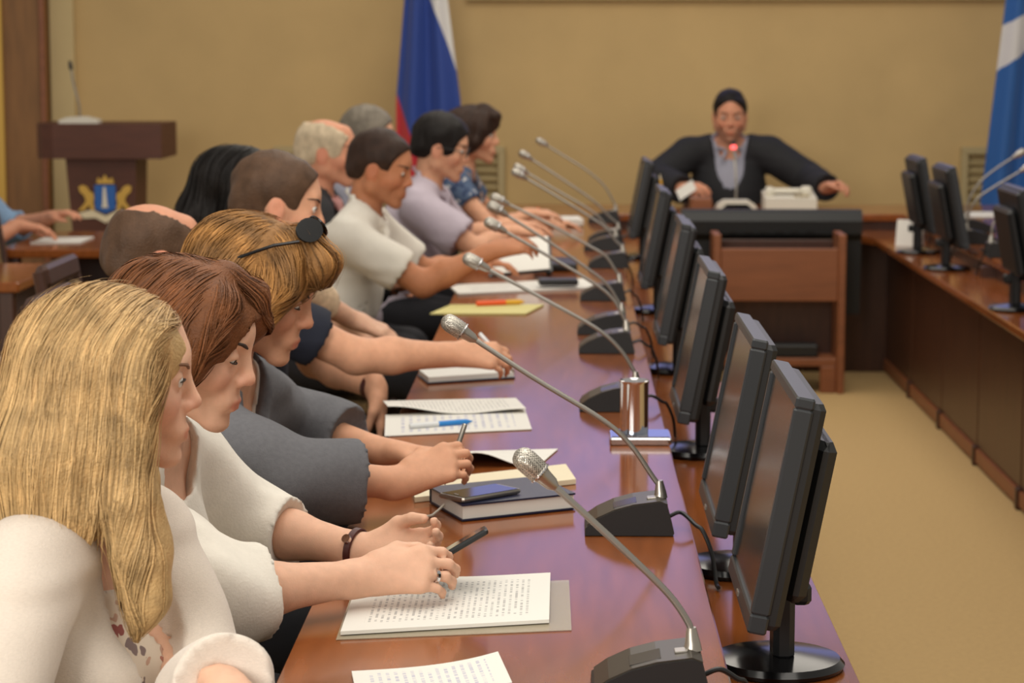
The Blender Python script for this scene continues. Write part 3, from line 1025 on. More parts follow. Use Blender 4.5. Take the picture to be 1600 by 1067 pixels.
def person(label, head, yaw, pitch, tyaw, arms, skin, top, g=1.0, male=True, near=0, eyes_open=True,
           jacket=None, hair=None, brow=None, hipback=.10, lips=(.86, .55, .52), stubble=0, roll=0, legs=True, neckdrop=.165, hipz=.56, swf=1.0, shz=0.0):
    c = np.array(head, float); R = frame(yaw, pitch, roll); RT = frame(tyaw)
    Ft, Lt = RT[:, 0], RT[:, 1]; Z3 = V(0, 0, 1)
    N = c - R[:, 2] * neckdrop * g * .55 - Z3 * neckdrop * g * .45 - Ft * .03
    hip = N - Ft * hipback; hip[2] = hipz
    Ut = unit(N - hip); Fp = unit(Ft - Ut * (Ft @ Ut)); RB = np.stack([Fp, Lt, Ut], 1)
    sw = (.175 if male else .152) * g * swf
    if male and lips == (.86, .55, .52): lips = (.92, .72, .68)
    hf = (.0037, .0065, .008)[near]; hb = (.013, .016, .018)[near]; hh = (.0042, .007, .009)[near]
    bw = 1.0 if male else .9
    tor = SDF()
    tor.ell(N - Ut * .17 * g - Fp * .012, V(.105 * bw, .152 * bw, .175) * g, RB, .05)
    tor.ell(hip + (N - hip) * .42 + Fp * .015, V(.112 * bw, .145 * bw, .15) * g, RB, .06)
    tor.ell(hip + Z3 * .0, V(.125, .168, .10) * g, RB, .06)
    sh = {}
    for k, s in (('L', 1), ('R', -1)):
        sh[k] = N + Lt * s * sw - Ut * (.045 - shz) * g + Fp * .005
        tor.cap(N + Ut * .02 * g - Fp * .01 + Lt * s * .03, sh[k] - Lt * s * .015, .042 * g, .052 * g * bw, .04)
        if not male:
            tor.ell(N - Ut * .205 * g + Fp * .085 * g + Lt * s * .065 * g, V(.055, .062, .062) * g, RB, .04)
    body = SDF(); body.p = list(tor.p)
    upper, fore, wr, hands = {}, {}, {}, {}
    aw0 = 1.0 if male else .88
    aw = 1.0 if male else .88
    fine = [[], [], []]
    def addfine(p0, p1, pad, h):
        for i in range(3): fine[i].append((min(p0[i], p1[i]) - pad, max(p0[i], p1[i]) + pad, h))
    for k in ('L', 'R'):
        a = arms[k]
        w0 = np.array(a['wrist'], float)
        if not a.get('free'):
            tmp = SDF(); Dq = unit(a.get('dir', w0 - np.array(a['elbow'], float))); Nq = np.array(a.get('palm', (0, 0, -1)), float); Nq = unit(Nq - Dq * (Dq @ Nq))
            sdq = 1 if np.cross(Dq, Nq) @ np.array(a.get('thumb_to', -Lt if k == 'L' else Lt)) > 0 else -1
            tq, t3q = hand_sdf(tmp, w0, Dq, Nq, sdq, g * (1.0 if male else .93), a.get('curl', .35), a.get('thumb', .5))
            low = min([p[2] for p in tq] + [t3q[2]] + [SDF.bbox(pr)[0][2] + .008 for pr in tmp.p])
            w0[2] += max(0, TZ + a.get('rest', .004) + .008 - low)
        el, w = ik(sh[k], np.array(a['elbow'], float), w0, .285 * g, .250 * g)
        if not a.get('free'):
            rr_ = .040 * g * aw0 + .018 + (.032 if jacket else 0) + (.03 if c[1] > 11 else 0)
            if (el + Ft * .2)[0] > -.365 and el[1] < 11.0 or (el[1] < 12.0 and c[1] > 11): el[2] = max(el[2], TZ + rr_)
        upper[k] = (sh[k], el); wr[k] = w; fore[k] = (el, w)
        body.cap(sh[k], el, .050 * g * aw, .040 * g * aw, .03)
        body.cap(el, el + (w - el) * .35, .040 * g * aw, .041 * g * aw, .02)
        body.cap(el + (w - el) * .35, w, .041 * g * aw, .0255 * g * aw, .02)
        D = unit(a.get('dir', w - el)); Np = np.array(a.get('palm', (0, 0, -1)), float)
        N2 = unit(Np - D * (D @ Np))
        thumb_dir = a.get('thumb_to', -Lt if k == 'L' else Lt)
        sd = 1 if np.cross(D, N2) @ np.array(thumb_dir) > 0 else -1
        hands[k] = (w, D, N2, np.cross(D, N2) * sd)
        body_tips = hand_sdf(body, w, D, N2, sd, g * (1.0 if male else .93), a.get('curl', .35), a.get('thumb', .5))
        hands[k] += body_tips
        if a.get('seen', True): addfine(w - D * .02, w + D * .16 * g, .05, hh)
    body.cap(N - Ut * .03 * g, c + R @ (V(-.022, 0, -.05) * g), .054 * g * (1.04 if male else .86), .050 * g * (1.05 if male else .86), .025)
    head_only = SDF(); head_sdf(head_only, c, R, g, male, eyes_open)
    body.p += head_only.p
    addfine(c - V(.0, .0, .0), c, .125 * g, hf)
    knees = {}
    for k, s in (('L', 1), ('R', -1)):
        hj = hip + Lt * s * .085 * g - Z3 * .01
        kn = hj + Ft * .40 * g + Lt * s * .02; kn[2] = .505
        an = kn - Ft * .02; an[2] = .09
        knees[k] = (hj, kn, an)
        if legs:
            body.cap(hj, kn, .078 * g, .056 * g, .03).cap(kn, an, .052 * g, .036 * g, .02).cap(an - Z3 * .03, an + Ft * .13 - Z3 * .05, .036, .028, .02)
    lo, hi = body.bounds(); lo[2] = max(lo[2], -.02)
    hl = hb
    X, Y, Z = (axis(lo[i], hi[i], hl if i < 2 else hb, fine[i]) for i in range(3))
    D = body.grid(X, Y, Z)
    v, f = nets(D, X, Y, Z)
    org = V(hip[0], hip[1], 0.0)
    o = np_mesh('person', v, f, skin, None, org)
    tag(o, label, 'person')
    lc_ = (v - c) @ R / g
    x, y, z = lc_.T
    near_head = (np.abs(lc_) < .14).all(1)
    tint = np.ones((len(v), 3))
    sm = lambda d, w_: 1 / (1 + np.exp(np.clip(d / w_, -30, 30)))
    lipm = sm(((y / .0215) ** 2 + ((z + .0626) / .0100) ** 2 - 1) * .01, .0016) * (x > .082) * near_head
    tint = tint * (1 - lipm[:, None]) + np.array(lips) * lipm[:, None]
    bl = (np.exp(-(((np.abs(y) - .045) / .022) ** 2 + ((z + .028) / .022) ** 2)) * (x > .02) + np.exp(-((x - .108) / .012) ** 2 - ((z + .026) / .014) ** 2)) * near_head
    tint *= 1 - np.clip(bl, 0, 1)[:, None] * np.array([.0, .13, .13])
    earm = sm((np.abs(x + .005) - .022), .004) * (np.abs(y) > .074) * (np.abs(z) < .036) * near_head
    tint *= 1 - earm[:, None] * np.array([.0, .15, .15])
    if stubble:
        st_ = sm(z + .045, .006) * sm(-(x - .0), .01) * near_head * (1 - lipm)
        tint *= 1 - stubble * st_[:, None] * np.array([.9, .85, .75])
    set_tint(o, tint)
    T = lambda a, b, d: c + R @ (V(a, b, d) * g)
    # eyes
    for s in (1, -1):
        e0 = T(.0755, .032 * s, .008)
        vs, fs, n1, n2 = [], [], 12, 16
        for i in range(n1 + 1):
            th = math.pi * i / n1
            for j in range(n2):
                p = V(math.cos(th), math.sin(th) * math.cos(2 * math.pi * j / n2), math.sin(th) * math.sin(2 * math.pi * j / n2)) * .0126 * g
                vs.append(e0 + frame(yaw, pitch + (4 if eyes_open else 18)) @ p)
        for i in range(n1):
            for j in range(n2): fs.append((i * n2 + j, i * n2 + (j + 1) % n2, (i + 1) * n2 + (j + 1) % n2, (i + 1) * n2 + j))
        eo = np_mesh('eye', np.array(vs), np.array(fs), [M_eye, M_iris], o, org)
        for p_ in eo.data.polygons:
            if p_.index < n2 * 2: p_.material_index = 1
    if brow is not None:
        for s in (1, -1):
            pts = []
            for t in np.linspace(-1, 1, 9):
                yy = (.032 + .0125 * t) * s
                dz = .0065 if eyes_open else .0035
                zz = dz + (.0046 if eyes_open else .0022) * math.sqrt(max(0, 1 - t * t * .9)) * (1 if eyes_open else -1)
                rr = math.sqrt(max(1e-8, .0148 ** 2 - (.0125 * t) ** 2 - (zz - .008) ** 2))
                pts.append(Vector(T(.0755 + rr, yy, zz) - org))
            MB().tube(pts, [.0006, .0010, .0012, .0013, .0013, .0013, .0013, .0012, .0007], 6).build('eyelashes', M_browd if near < 2 else brow, o, smooth=True)
            pts = []
            for t in np.linspace(0, 1, 7):
                yy = (.013 + .038 * t) * s; zz = .0235 + .0075 * math.sin(t * 2.2)
                xs = np.linspace(.12, .03, 60)
                Q = np.stack([T(a, yy, zz) for a in xs])
                d = head_only.ev(Q); i = int(np.argmax(d < .0005))
                pts.append(Vector(Q[i] - org))
            MB().tube(pts, [.0018 * g, .0027 * g, .0029 * g, .0027 * g, .0022 * g, .0017 * g, .0008], 6).build('eyebrow', brow, o, smooth=True)
    neckcut = lambda r: ('c', N - Ut * .03 * g, c + R @ (V(-.015, 0, -.02) * g), r * g, r * g * 1.25, None, .01, False)

    def garment(name, spec, base):
        infl = spec.get('inflate', .012)
        q = SDF(); q.p = list(tor.p)
        q = q.inflate(infl)
        fn = [[], [], []]
        for k in ('L', 'R'):
            a, b = upper[k]; e, w = fore[k]
            sl = spec.get('sleeve', 'long')
            ru, rm, rw = (.050 * g * aw + infl + .006, .040 * g * aw + infl + .006, .0255 * g * aw + infl + .006)
            lo_ = spec.get('loose', 0)
            if sl == 'short':
                e2 = a + (b - a) * spec.get('len', .66)
                q.cap(a, e2, ru, ru * .96 + lo_, .03)
            elif sl == '34':
                q.cap(a, b, ru, rm + .004 + lo_, .03); q.cap(b, e + (w - e) * spec.get('len', .3), rm + .004 + lo_, rm + lo_, .02)
            else:
                q.cap(a, b, ru, rm + lo_, .03); q.cap(b, e + (w - e) * spec.get('len', .9), rm + lo_, rw + .006 + lo_ * .6, .02)
        cuts = [neckcut(spec.get('neck', .064))]
        # flat sleeve ends
        for k in ('L', 'R'):
            a, b = upper[k]; e, w = fore[k]; sl = spec.get('sleeve', 'long')
            if sl == 'short': p0 = a + (b - a) * spec.get('len', .66); d_ = unit(b - a)
            else: p0 = e + (w - e) * spec.get('len', .3 if sl == '34' else .9); d_ = unit(w - e)
            cuts.append(('c', p0 + d_ * .048, p0 + d_ * .0481, .08, .08, (d_, .6), .005, False))
        if spec.get('v'):
            dpt, wd = spec['v']
            cuts.append(('c', N + Ut * .05 * g + Fp * .075, N - Ut * dpt * g + Fp * (.125 + .05 * (not male)) * g, wd * g, .006, None, .01, False))
        if spec.get('collar'):
            n = 12; rr = spec.get('neck', .064) * g + .006
            ring = [N + Ut * (.045 - .035 * math.cos(2 * math.pi * i / n)) * g + (Fp * math.cos(2 * math.pi * i / n) + Lt * math.sin(2 * math.pi * i / n)) * rr - Fp * .004 for i in range(n + 1)]
            for i in range(n): q.cap(ring[i], ring[i + 1], .013, .013, .01)
            for s in (1, -1):
                q.cap(N + Ut * .012 * g + Fp * (rr + .004) + Lt * s * .014, N - Ut * .035 * g + Fp * (rr + .032) + Lt * s * .045, .012, .006, .008)
        return cloth_mesh(name, o, org, spec['mat'], q, base, spec.get('h', (.0065, .009, .011)[near]), None, spec.get('amp', .004), spec.get('seed', 3), cuts, zmin=hip[2] - .10)
    tp = garment(top.get('name', 'shirt'), top, body)
    if jacket: garment(jacket.get('name', 'jacket'), jacket, body)
    if legs:
        q = SDF(); q.ell(hip, V(.125, .168, .10) * g + .013, RB, .06)
        for k in ('L', 'R'):
            hj, kn, an = knees[k]
            q.cap(hj, kn, .078 * g + .014, .056 * g + .016, .03).cap(kn, an, .056 * g + .014, .052, .02)
        cloth_mesh('trousers', o, org, M_trous, q, None, .016, None, .003, 5)
        for k in ('L', 'R'):
            hj, kn, an = knees[k]
            q = SDF(); q.cap(an - Z3 * .045 - Ft * .02, an + Ft * .15 - Z3 * .052, .042, .036, .02).ell(an + Z3 * .0, V(.045, .042, .06), None, .02)
            cloth_mesh('shoe', o, org, M_shoe, q, None, .012, None, 0, 1, zmin=.001)
    info = dict(o=o, c=c, R=R, g=g, T=T, org=org, N=N, Ft=Ft, Lt=Lt, Ut=Ut, Fp=Fp, fore=fore, upper=upper, hands=hands, head=head_only, body=body, near=near, wr=wr, shirt=tp)
    if hair: hair(info)
    return info


# ------------------------------------------------------------------ hair styles
def hair_vol(I, m, q, h, amp=.0, seed=2, cuts=(), name='hair', keep=None):
    lo, hi = q.bounds()
    X, Y, Z = (axis(lo[i], hi[i], h, []) for i in range(3))
    D = q.grid(X, Y, Z)
    if amp:
        near = np.argwhere(np.abs(D) < .02)
        P = np.stack([X[near[:, 0]], Y[near[:, 1]], Z[near[:, 2]]], -1)
        D[tuple(near.T)] += wrinkle(P * 2.2, amp, seed)
    for cq in cuts:
        G = SDF(); G.p = [cq]; D = np.maximum(D, -G.grid(X, Y, Z))
    v, f = nets(D, X, Y, Z)
    o = np_mesh(name, v, f, m, I['o'], I['org'])
    set_tint(o, np.ones((len(v), 3)))
    return o


def face_cut(I, x=.105, z=-.045, r=(.062, .078, .092)):
    return ('e', I['T'](x, 0, z), np.array(r) * I['g'], I['R'], None, None, .01, False)


def short_hair(m, thick=.008, top=.012, front=.030, nape=-.05, bald=False, strands_n=0, recede=0.0):
    def fn(I):
        T, g, R = I['T'], I['g'], I['R']
        q = SDF()
        q.ell(T(-.009, 0, .035 + top * .4), (V(.099, .076, .080) + V(thick, thick, thick * .6 + top * .6)) * g, R, .01)
        q.cap(T(-.07, -.02, -.02), T(-.07, .02, -.02), .03 * g + thick * .5, None, .04)
        cuts = [('e', T(.13, 0, -.07), V(.10, .12, .13) * g, R, None, None, .01, False),
                ('c', T(.165, -.1, -.005), T(.165, .1, -.005), (.108 + recede) * g, (.108 + recede) * g, None, .01, False),
                ('c', T(-.2, 0, nape - .12), T(.2, 0, nape - .09), .12 * g, .12 * g, None, .01, False)]
        for s in (1, -1):
            cuts.append(('e', T(.0, .085 * s, -.012), V(.022, .02, .034) * g, R, None, None, .01, False))
        if bald:
            cuts.append(('e', T(.035, 0, .125), V(.125, .062, .085) * g, R, None, None, .01, False))
        h = (.004, .005, .006)[I['near']]
        hair_vol(I, m, q, h, .0035, 4, cuts)
        if strands_n:
            pass
    return fn


def root_pts(I, n, seed, test):
    r = np.random.default_rng(seed)
    d = r.normal(size=(n * 4, 3)); d /= np.linalg.norm(d, axis=1, keepdims=True)
    L = d * V(.10, .082, .092) + V(-.014, 0, .036)
    L = L[test(L)][:n]
    return I['c'] + (L * I['g']) @ I['R'].T


def long_hair(m, spec, n, n_seg, step, rad, test, flow_l, off=.004, wave=.1, cutf=None, seed=1, cols=None, h=.006, fly=0, avoid=False):
    """spec(I, q) fills the implicit volume; flow_l gives a direction in head coordinates"""
    def fn(I):
        T, g, R = I['T'], I['g'], I['R']
        q = SDF(); spec(I, q)
        cuts = [cutf(I)] if cutf else []
        hair_vol(I, m, q, h, .003, 4, cuts)
        hq = SDF(); hq.p = list(q.p)
        roots = root_pts(I, n, seed, test)
        def flow(P, t):
            Lc = (P - I['c']) @ R / g
            return flow_l(Lc, t, P) @ R.T
        strands('hair_strands', I['o'], I['org'], m, hq, roots, flow, n_seg, step, off, rad, seed, .28, wave, cols, avoid=cutf(I) if avoid else None)
        if fly:
            strands('stray_hairs', I['o'], I['org'], m, hq, root_pts(I, fly, seed + 50, test), flow, n_seg, step * .8, .016, .00035, seed + 50, .2, wave * 4, cols)
    return fn

# ------------------------------------------------------------------ people
SK_f = skin_mat('skin_fair', srgb(222, 176, 148))
SK_m = skin_mat('skin_warm', srgb(214, 160, 128))
SK_t = skin_mat('skin_tan', srgb(190, 128, 92))
SK_r = skin_mat('skin_ruddy', srgb(206, 146, 116))
HB = hair_mat('hair_blonde', srgb(190, 158, 110))
HBr = hair_mat('hair_brown', srgb(112, 70, 42))
HG = hair_mat('hair_golden', srgb(150, 108, 62))
HBk = hair_mat('hair_black', srgb(26, 22, 20))
HDb = hair_mat('hair_dark_brown', srgb(54, 38, 30))
HSb = hair_mat('hair_short_brown', srgb(86, 64, 48))
HGr = hair_mat('hair_grey', srgb(118, 110, 98))
HWh = hair_mat('hair_white', srgb(196, 178, 150))
M_brow = mat('brow_brown', srgb(112, 78, 54), .7)
M_browd = mat('brow_dark', srgb(50, 36, 28), .7)
M_knit = mat('cream_knit', srgb(222, 210, 196), .9, noise=.05, nscale=220, bump=.35, bscale=420, stretch=(1, 1, 3), sheen=.3)
M_wblouse = mat('white_blouse', srgb(232, 226, 214), .85, noise=.03, nscale=60, bump=.2, bscale=260)
M_greyj = mat('grey_jersey', srgb(104, 104, 108), .9, noise=.08, nscale=120, bump=.2, bscale=400)
M_wshirt = mat('white_shirt', srgb(226, 220, 208), .8, noise=.03, nscale=30)
M_navyc = mat('navy_cotton', srgb(28, 32, 46), .9, noise=.1, nscale=60)
M_lav = mat('lavender_cotton', srgb(186, 174, 186), .8, noise=.04, nscale=40)
M_suit = mat('black_suit', srgb(24, 24, 28), .8, noise=.1, nscale=60)
M_gsh = mat('grey_blue_shirt', srgb(150, 150, 164), .8, noise=.05, nscale=80)
M_pink = mat('pink_shirt', srgb(206, 150, 146), .8)
M_beige = mat('beige_lace', srgb(206, 180, 148), .85, noise=.25, nscale=45, bump=.5, bscale=60)
M_sky = mat('pale_blue_cotton', srgb(128, 158, 190), .8, noise=.06, nscale=40)


def floral(name, base, cols, scale, thr):
    m = bpy.data.materials.new(name); m.use_nodes = True
    nt = m.node_tree; b = nt.nodes['Principled BSDF']; b.inputs['Roughness'].default_value = .85
    L = nt.links.new
    tc = nt.nodes.new('ShaderNodeTexCoord'); ns = nt.nodes.new('ShaderNodeTexNoise'); ns.inputs['Scale'].default_value = scale * .9
    vo = nt.nodes.new('ShaderNodeTexVoronoi'); vo.inputs['Scale'].default_value = scale
    ad = nt.nodes.new('ShaderNodeVectorMath'); ad.operation = 'MULTIPLY_ADD'
    ad.inputs[1].default_value = (.04,) * 3
    L(tc.outputs['Object'], ns.inputs['Vector']); L(ns.outputs['Color'], ad.inputs[0]); L(tc.outputs['Object'], ad.inputs[2])
    L(ad.outputs[0], vo.inputs['Vector'])
    lt = nt.nodes.new('ShaderNodeMath'); lt.operation = 'LESS_THAN'; lt.inputs[1].default_value = thr
    L(vo.outputs['Distance'], lt.inputs[0])
    cr = nt.nodes.new('ShaderNodeValToRGB'); cr.color_ramp.interpolation = 'CONSTANT'
    el = cr.color_ramp.elements
    while len(el) < len(cols): el.new(.5)
    for i, (e, c_) in enumerate(zip(el, cols)): e.position = i / len(cols); e.color = c_
    L(vo.outputs['Color'], cr.inputs[0])
    mx = nt.nodes.new('ShaderNodeMix'); mx.data_type = 'RGBA'
    L(lt.outputs[0], mx.inputs[0]); mx.inputs[6].default_value = base; L(cr.outputs[0], mx.inputs[7])
    L(mx.outputs[2], b.inputs['Base Color'])
    return m


M_floral = floral('cream_floral', srgb(222, 208, 190), [srgb(150, 84, 78), srgb(196, 160, 140), srgb(130, 112, 110), srgb(176, 120, 104)], 42, .40)
M_bluefl = floral('blue_floral', srgb(74, 92, 120), [srgb(180, 150, 130), srgb(40, 56, 90), srgb(190, 190, 190)], 40, .45)


def A(px, py, Y): return np.array(at(px, py, Y))


# --- blonde woman, nearest
def vol_long(I, q):
    T, g, R = I['T'], I['g'], I['R']
    q.ell(T(-.014, 0, .036), V(.106, .088, .087) * g, R, .02)
    for s in (-1, 1):
        q.chain([T(.030, .066 * s, .06), T(.026, .076 * s, .0), T(.022, .078 * s, -.07), T(.030, .080 * s, -.14), T(.052, .082 * s, -.21), T(.062, .080 * s, -.27), T(.055, .078 * s, -.315)],
                [.024, .026, .028, .032, .032, .024, .008], .03)
        q.chain([T(-.03, .066 * s, .02), T(-.035, .074 * s, -.08), T(-.035, .078 * s, -.16), T(-.03, .075 * s, -.20)], [.035, .036, .028, .012], .03)
    q.chain([T(-.07, 0, .02), T(-.085, 0, -.08), T(-.09, 0, -.17), T(-.09, 0, -.25)], [.06, .062, .055, .03], .04)
    q.chain([T(-.07, -.05, .0), T(-.085, -.06, -.1), T(-.085, -.06, -.2)], [.045, .045, .03], .04)

def flow_long(L, t, P):
    v = np.zeros_like(L); v[:, 2] = -1
    up = np.clip((L[:, 2] - .05) / .06, 0, 1)
    v[:, 0] -= .9 * up
    v[:, 1] += np.sign(L[:, 1] - .012) * 1.0 * up
    fr = np.clip((L[:, 0] - .045) / .02, 0, 1) * (L[:, 2] < .09) * (L[:, 2] > -.09)
    v[:, 0] -= 1.6 * fr
    lo = np.clip((-.09 - L[:, 2]) / .05, 0, 1) * (L[:, 0] > -.01)
    v[:, 0] += np.sin(L[:, 1] * 300 + L[:, 2] * 9) * .35 * lo
    return v
blonde_cols = lambda v, t: np.stack([1 - .18 * np.exp(-t * 9), 1 - .26 * np.exp(-t * 9), 1 - .32 * np.exp(-t * 9)], -1)
P1 = person('woman with long straight blonde hair in a cream knit top, nearest at the left', (-.553, 2.78, 1.138), 12, 6, -20,
    {'R': dict(elbow=(-.66, 2.45, .68), wrist=(-.48, 2.36, .70), seen=False, free=True), 'L': dict(elbow=(-.46, 2.84, .66), wrist=(-.395, 2.58, .81), dir=(.6, -1, -.1), seen=False, free=True)},
    SK_f, dict(mat=M_floral, sleeve='short', len=.3, neck=.085, v=(.05, .05), inflate=.008, amp=.002, name='floral_top'),
    jacket=dict(mat=M_knit, sleeve='34', len=.93, neck=.080, v=(.42, .080), loose=.008, inflate=.018, amp=.007, name='cardigan'), g=.94, male=False, near=0,
    hair=long_hair(HB, vol_long, 8000, 20, .0215, .0011, lambda L: (L[:, 2] > .02) & ~((L[:, 0] > .055) & (L[:, 2] < .075)), flow_long, .007, .07,
                   lambda I: face_cut(I, .122, -.05, (.075, .072, .105)), 11, blonde_cols, fly=260), brow=M_brow, lips=(.86, .6, .56), neckdrop=.19)

# --- brown-haired woman with phone
def vol_bob(I, q):
    T, g, R = I['T'], I['g'], I['R']
    q.ell(T(-.010, 0, .038), V(.110, .092, .086) * g, R, .02)
    for s in (-1, 1):
        q.chain([T(.045, .056 * s, .078), T(.042, .074 * s, .03), T(.024, .080 * s, -.02), T(.006, .080 * s, -.06)], [.022, .020, .022, .012], .03)
        q.chain([T(-.04, .062 * s, .02), T(-.05, .066 * s, -.05), T(-.05, .06 * s, -.10)], [.040, .036, .016], .03)
    q.chain([T(-.07, 0, .03), T(-.085, 0, -.05), T(-.078, 0, -.11)], [.055, .045, .022], .04)
    q.chain([T(.03, .01, .112), T(.07, .035, .092), T(.085, .055, .05), T(.07, .07, .0)], [.022, .020, .016, .008], .02)

def flow_bob(L, t, P):
    v = np.zeros_like(L); v[:, 2] = -1
    up = np.clip((L[:, 2] - .04) / .06, 0, 1)
    v[:, 0] += np.where(L[:, 0] > .03, .3, -.6) * up
    v[:, 1] += np.sign(L[:, 1] + .02) * .8 * up
    fr = np.clip((L[:, 0] - .06) / .02, 0, 1) * (L[:, 2] < .085)
    v[:, 1] += np.sign(L[:, 1]) * 1.4 * fr; v[:, 0] -= .7 * fr
    return v
P2 = person('woman with short brown hair in a white blouse holding a black phone', (-.553, 3.30, 1.116), -6, 17, -12,
    {'R': dict(elbow=(-.40, 3.05, .70), wrist=A(572, 925, 3.16), dir=(1, .12, .12), palm=(0, .75, -.55), thumb_to=(0, .3, 1), curl=.62, thumb=.4, rest=.012),
     'L': dict(elbow=(-.52, 3.50, .70), wrist=A(575, 880, 3.42), dir=(1, -.38, .10), palm=(.1, -.8, .5), thumb_to=(0, .2, 1), curl=.55, thumb=.4)},
    SK_f, dict(mat=M_wblouse, sleeve='34', len=.28, neck=.074, v=(.14, .055), loose=.010, inflate=.015, amp=.009, name='blouse', seed=8), male=False, near=0, eyes_open=False,
    hair=long_hair(HBr, vol_bob, 4200, 16, .0150, .0012, lambda L: (L[:, 2] > .02) & ~((L[:, 0] > .055) & (L[:, 2] < .085)), flow_bob, .005, .12,
                   lambda I: face_cut(I, .122, -.040, (.074, .066, .112)), 12, avoid=True), brow=M_browd, lips=(.84, .52, .5))

# --- woman in grey jacket with sunglasses
def vol_lay(I, q):
    T, g, R = I['T'], I['g'], I['R']
    q.ell(T(-.016, 0, .040), V(.114, .096, .090) * g, R, .02)
    for s in (-1, 1):
        q.chain([T(.05, .058 * s, .08), T(.05, .078 * s, .03), T(.028, .086 * s, -.03), T(.0, .088 * s, -.08), T(-.012, .08 * s, -.115)], [.022, .022, .026, .024, .010], .03)
        q.chain([T(-.04, .064 * s, .02), T(-.055, .072 * s, -.06), T(-.05, .066 * s, -.12)], [.044, .040, .018], .03)
    q.chain([T(-.07, 0, .03), T(-.09, 0, -.06), T(-.08, 0, -.13)], [.058, .05, .024], .04)
    q.chain([T(.05, -.035, .115), T(.095, -.03, .088), T(.108, -.03, .058)], [.024, .020, .008], .02)
    q.chain([T(.05, .03, .115), T(.095, .03, .088), T(.108, .035, .055)], [.024, .020, .008], .02)
    q.chain([T(.095, -.03, .085), T(.095, .03, .085)], [.020, .020], .02)
def flow_lay(L, t, P):
    v = np.zeros_like(L); v[:, 2] = -1
    up = np.clip((L[:, 2] - .04) / .06, 0, 1)
    v[:, 0] += np.where(L[:, 0] > .0, 1.2, -.6) * up
    v[:, 1] += np.sign(L[:, 1] + .01) * np.where(np.abs(L[:, 1]) < .05, .25, .7) * up
    fr = np.clip((L[:, 0] - .05) / .02, 0, 1) * (L[:, 2] < .05)
    v[:, 1] += np.sign(L[:, 1]) * 1.2 * fr; v[:, 0] -= .5 * fr
    return v
gold_cols = lambda v, t: np.stack([1 + .35 * np.sin(v @ V(60, 95, 20)), 1 + .33 * np.sin(v @ V(60, 95, 20)), 1 + .25 * np.sin(v @ V(60, 95, 20))], -1)
P3 = person('woman with golden-brown layered hair in a grey jacket, writing in a notebook', (-.540, 3.97, 1.122), -4, 20, -10,
    {'R': dict(elbow=(-.45, 3.72, .70), wrist=A(632, 752, 3.80), dir=(1, .25, .42), palm=(.15, .8, -.5), thumb_to=(0, .35, 1), curl=.75, thumb=.7, rest=.026),
     'L': dict(elbow=(-.50, 4.30, .70), wrist=A(603, 724, 4.2), dir=(1, -.1, .0), palm=(0, -.2, -1), curl=.35)},
    SK_m, dict(mat=M_wblouse, sleeve='short', len=.4, neck=.08, v=(.16, .06), inflate=.008, amp=.002, name='camisole'), male=False, near=0, eyes_open=False,
    jacket=dict(mat=M_greyj, sleeve='34', len=.55, neck=.085, v=(.32, .085), inflate=.022, loose=.008, amp=.008, seed=14),
    hair=long_hair(HG, vol_lay, 4500, 16, .0160, .0012, lambda L: (L[:, 2] > .02) & ~((L[:, 0] > .07) & (L[:, 2] < .05)), flow_lay, .007, .18,
                   lambda I: face_cut(I, .130, -.065, (.075, .078, .105)), 13, gold_cols, fly=160), brow=M_browd, lips=(.82, .5, .5))

# --- bald man further back
PB = person('balding man with cropped grey-brown hair behind the brown-haired woman', (-.845, 4.70, 1.108), 25, 8, 0,
    {'R': dict(elbow=(-.80, 4.45, .75), wrist=(-.58, 4.55, .66), seen=False, free=True), 'L': dict(elbow=(-.8, 4.90, .70), wrist=(-.58, 4.84, .66), seen=False, free=True)},
    SK_r, dict(mat=M_navyc, sleeve='short', neck=.062), near=1, hair=short_hair(HSb, .004, .003, bald=True), brow=M_brow)
# --- man in navy, writing
P4 = person('man with short brown hair in a navy T-shirt stretching his arm to write', (-.665, 5.28, 1.180), 10, 10, 0,
    {'R': dict(elbow=A(520, 575, 5.15), wrist=A(712, 556, 5.3), dir=(1, .1, -.05), palm=(.1, .7, -.7), thumb_to=(0, .5, 1), curl=.7, thumb=.7, rest=.018),
     'L': dict(elbow=(-.62, 5.72, .72), wrist=A(588, 608, 5.45), dir=(.15, -.1, -1), palm=(-1, 0, 0), curl=.3, free=True)},
    SK_m, dict(mat=M_navyc, sleeve='short', len=.6, neck=.062, loose=.006, name='t_shirt'), near=1, hair=short_hair(HSb, .006, .008, recede=.012), brow=M_browd, stubble=.1, hipback=.14)
# --- black-haired woman sitting back
def vol_blk(I, q):
    T, g, R = I['T'], I['g'], I['R']
    q.ell(T(-.010, 0, .038), V(.110, .092, .086) * g, R, .02)
    for s in (-1, 1):
        q.chain([T(.02, .07 * s, .05), T(.0, .078 * s, -.05), T(-.02, .08 * s, -.16), T(-.02, .07 * s, -.22)], [.03, .034, .034, .015], .03)
    q.chain([T(-.07, 0, .03), T(-.095, 0, -.08), T(-.09, 0, -.22)], [.058, .06, .03], .04)
PW = person('woman with long black hair in a beige lace top, sitting back from the desk', (-.86, 6.05, 1.165), 5, 8, 0,
    {'R': dict(elbow=A(500, 478, 5.85), wrist=A(552, 500, 5.9), dir=(1, .1, -.4), palm=(0, .3, -1), curl=.4, free=True), 'L': dict(elbow=(-.72, 6.3, .80), wrist=(-.56, 6.1, .80), dir=(1, -.3, -.3), curl=.4, free=True)},
    SK_f, dict(mat=M_beige, sleeve='34', len=.5, neck=.075, name='lace_top'), male=False, near=1,
    hair=long_hair(HBk, vol_blk, 500, 16, .018, .0016, lambda L: (L[:, 2] > .02) & ~((L[:, 0] > .06) & (L[:, 2] < .07)), flow_long, .004, .08, lambda I: face_cut(I, .122, -.05, (.07, .072, .105)), 14, h=.008), brow=M_browd)
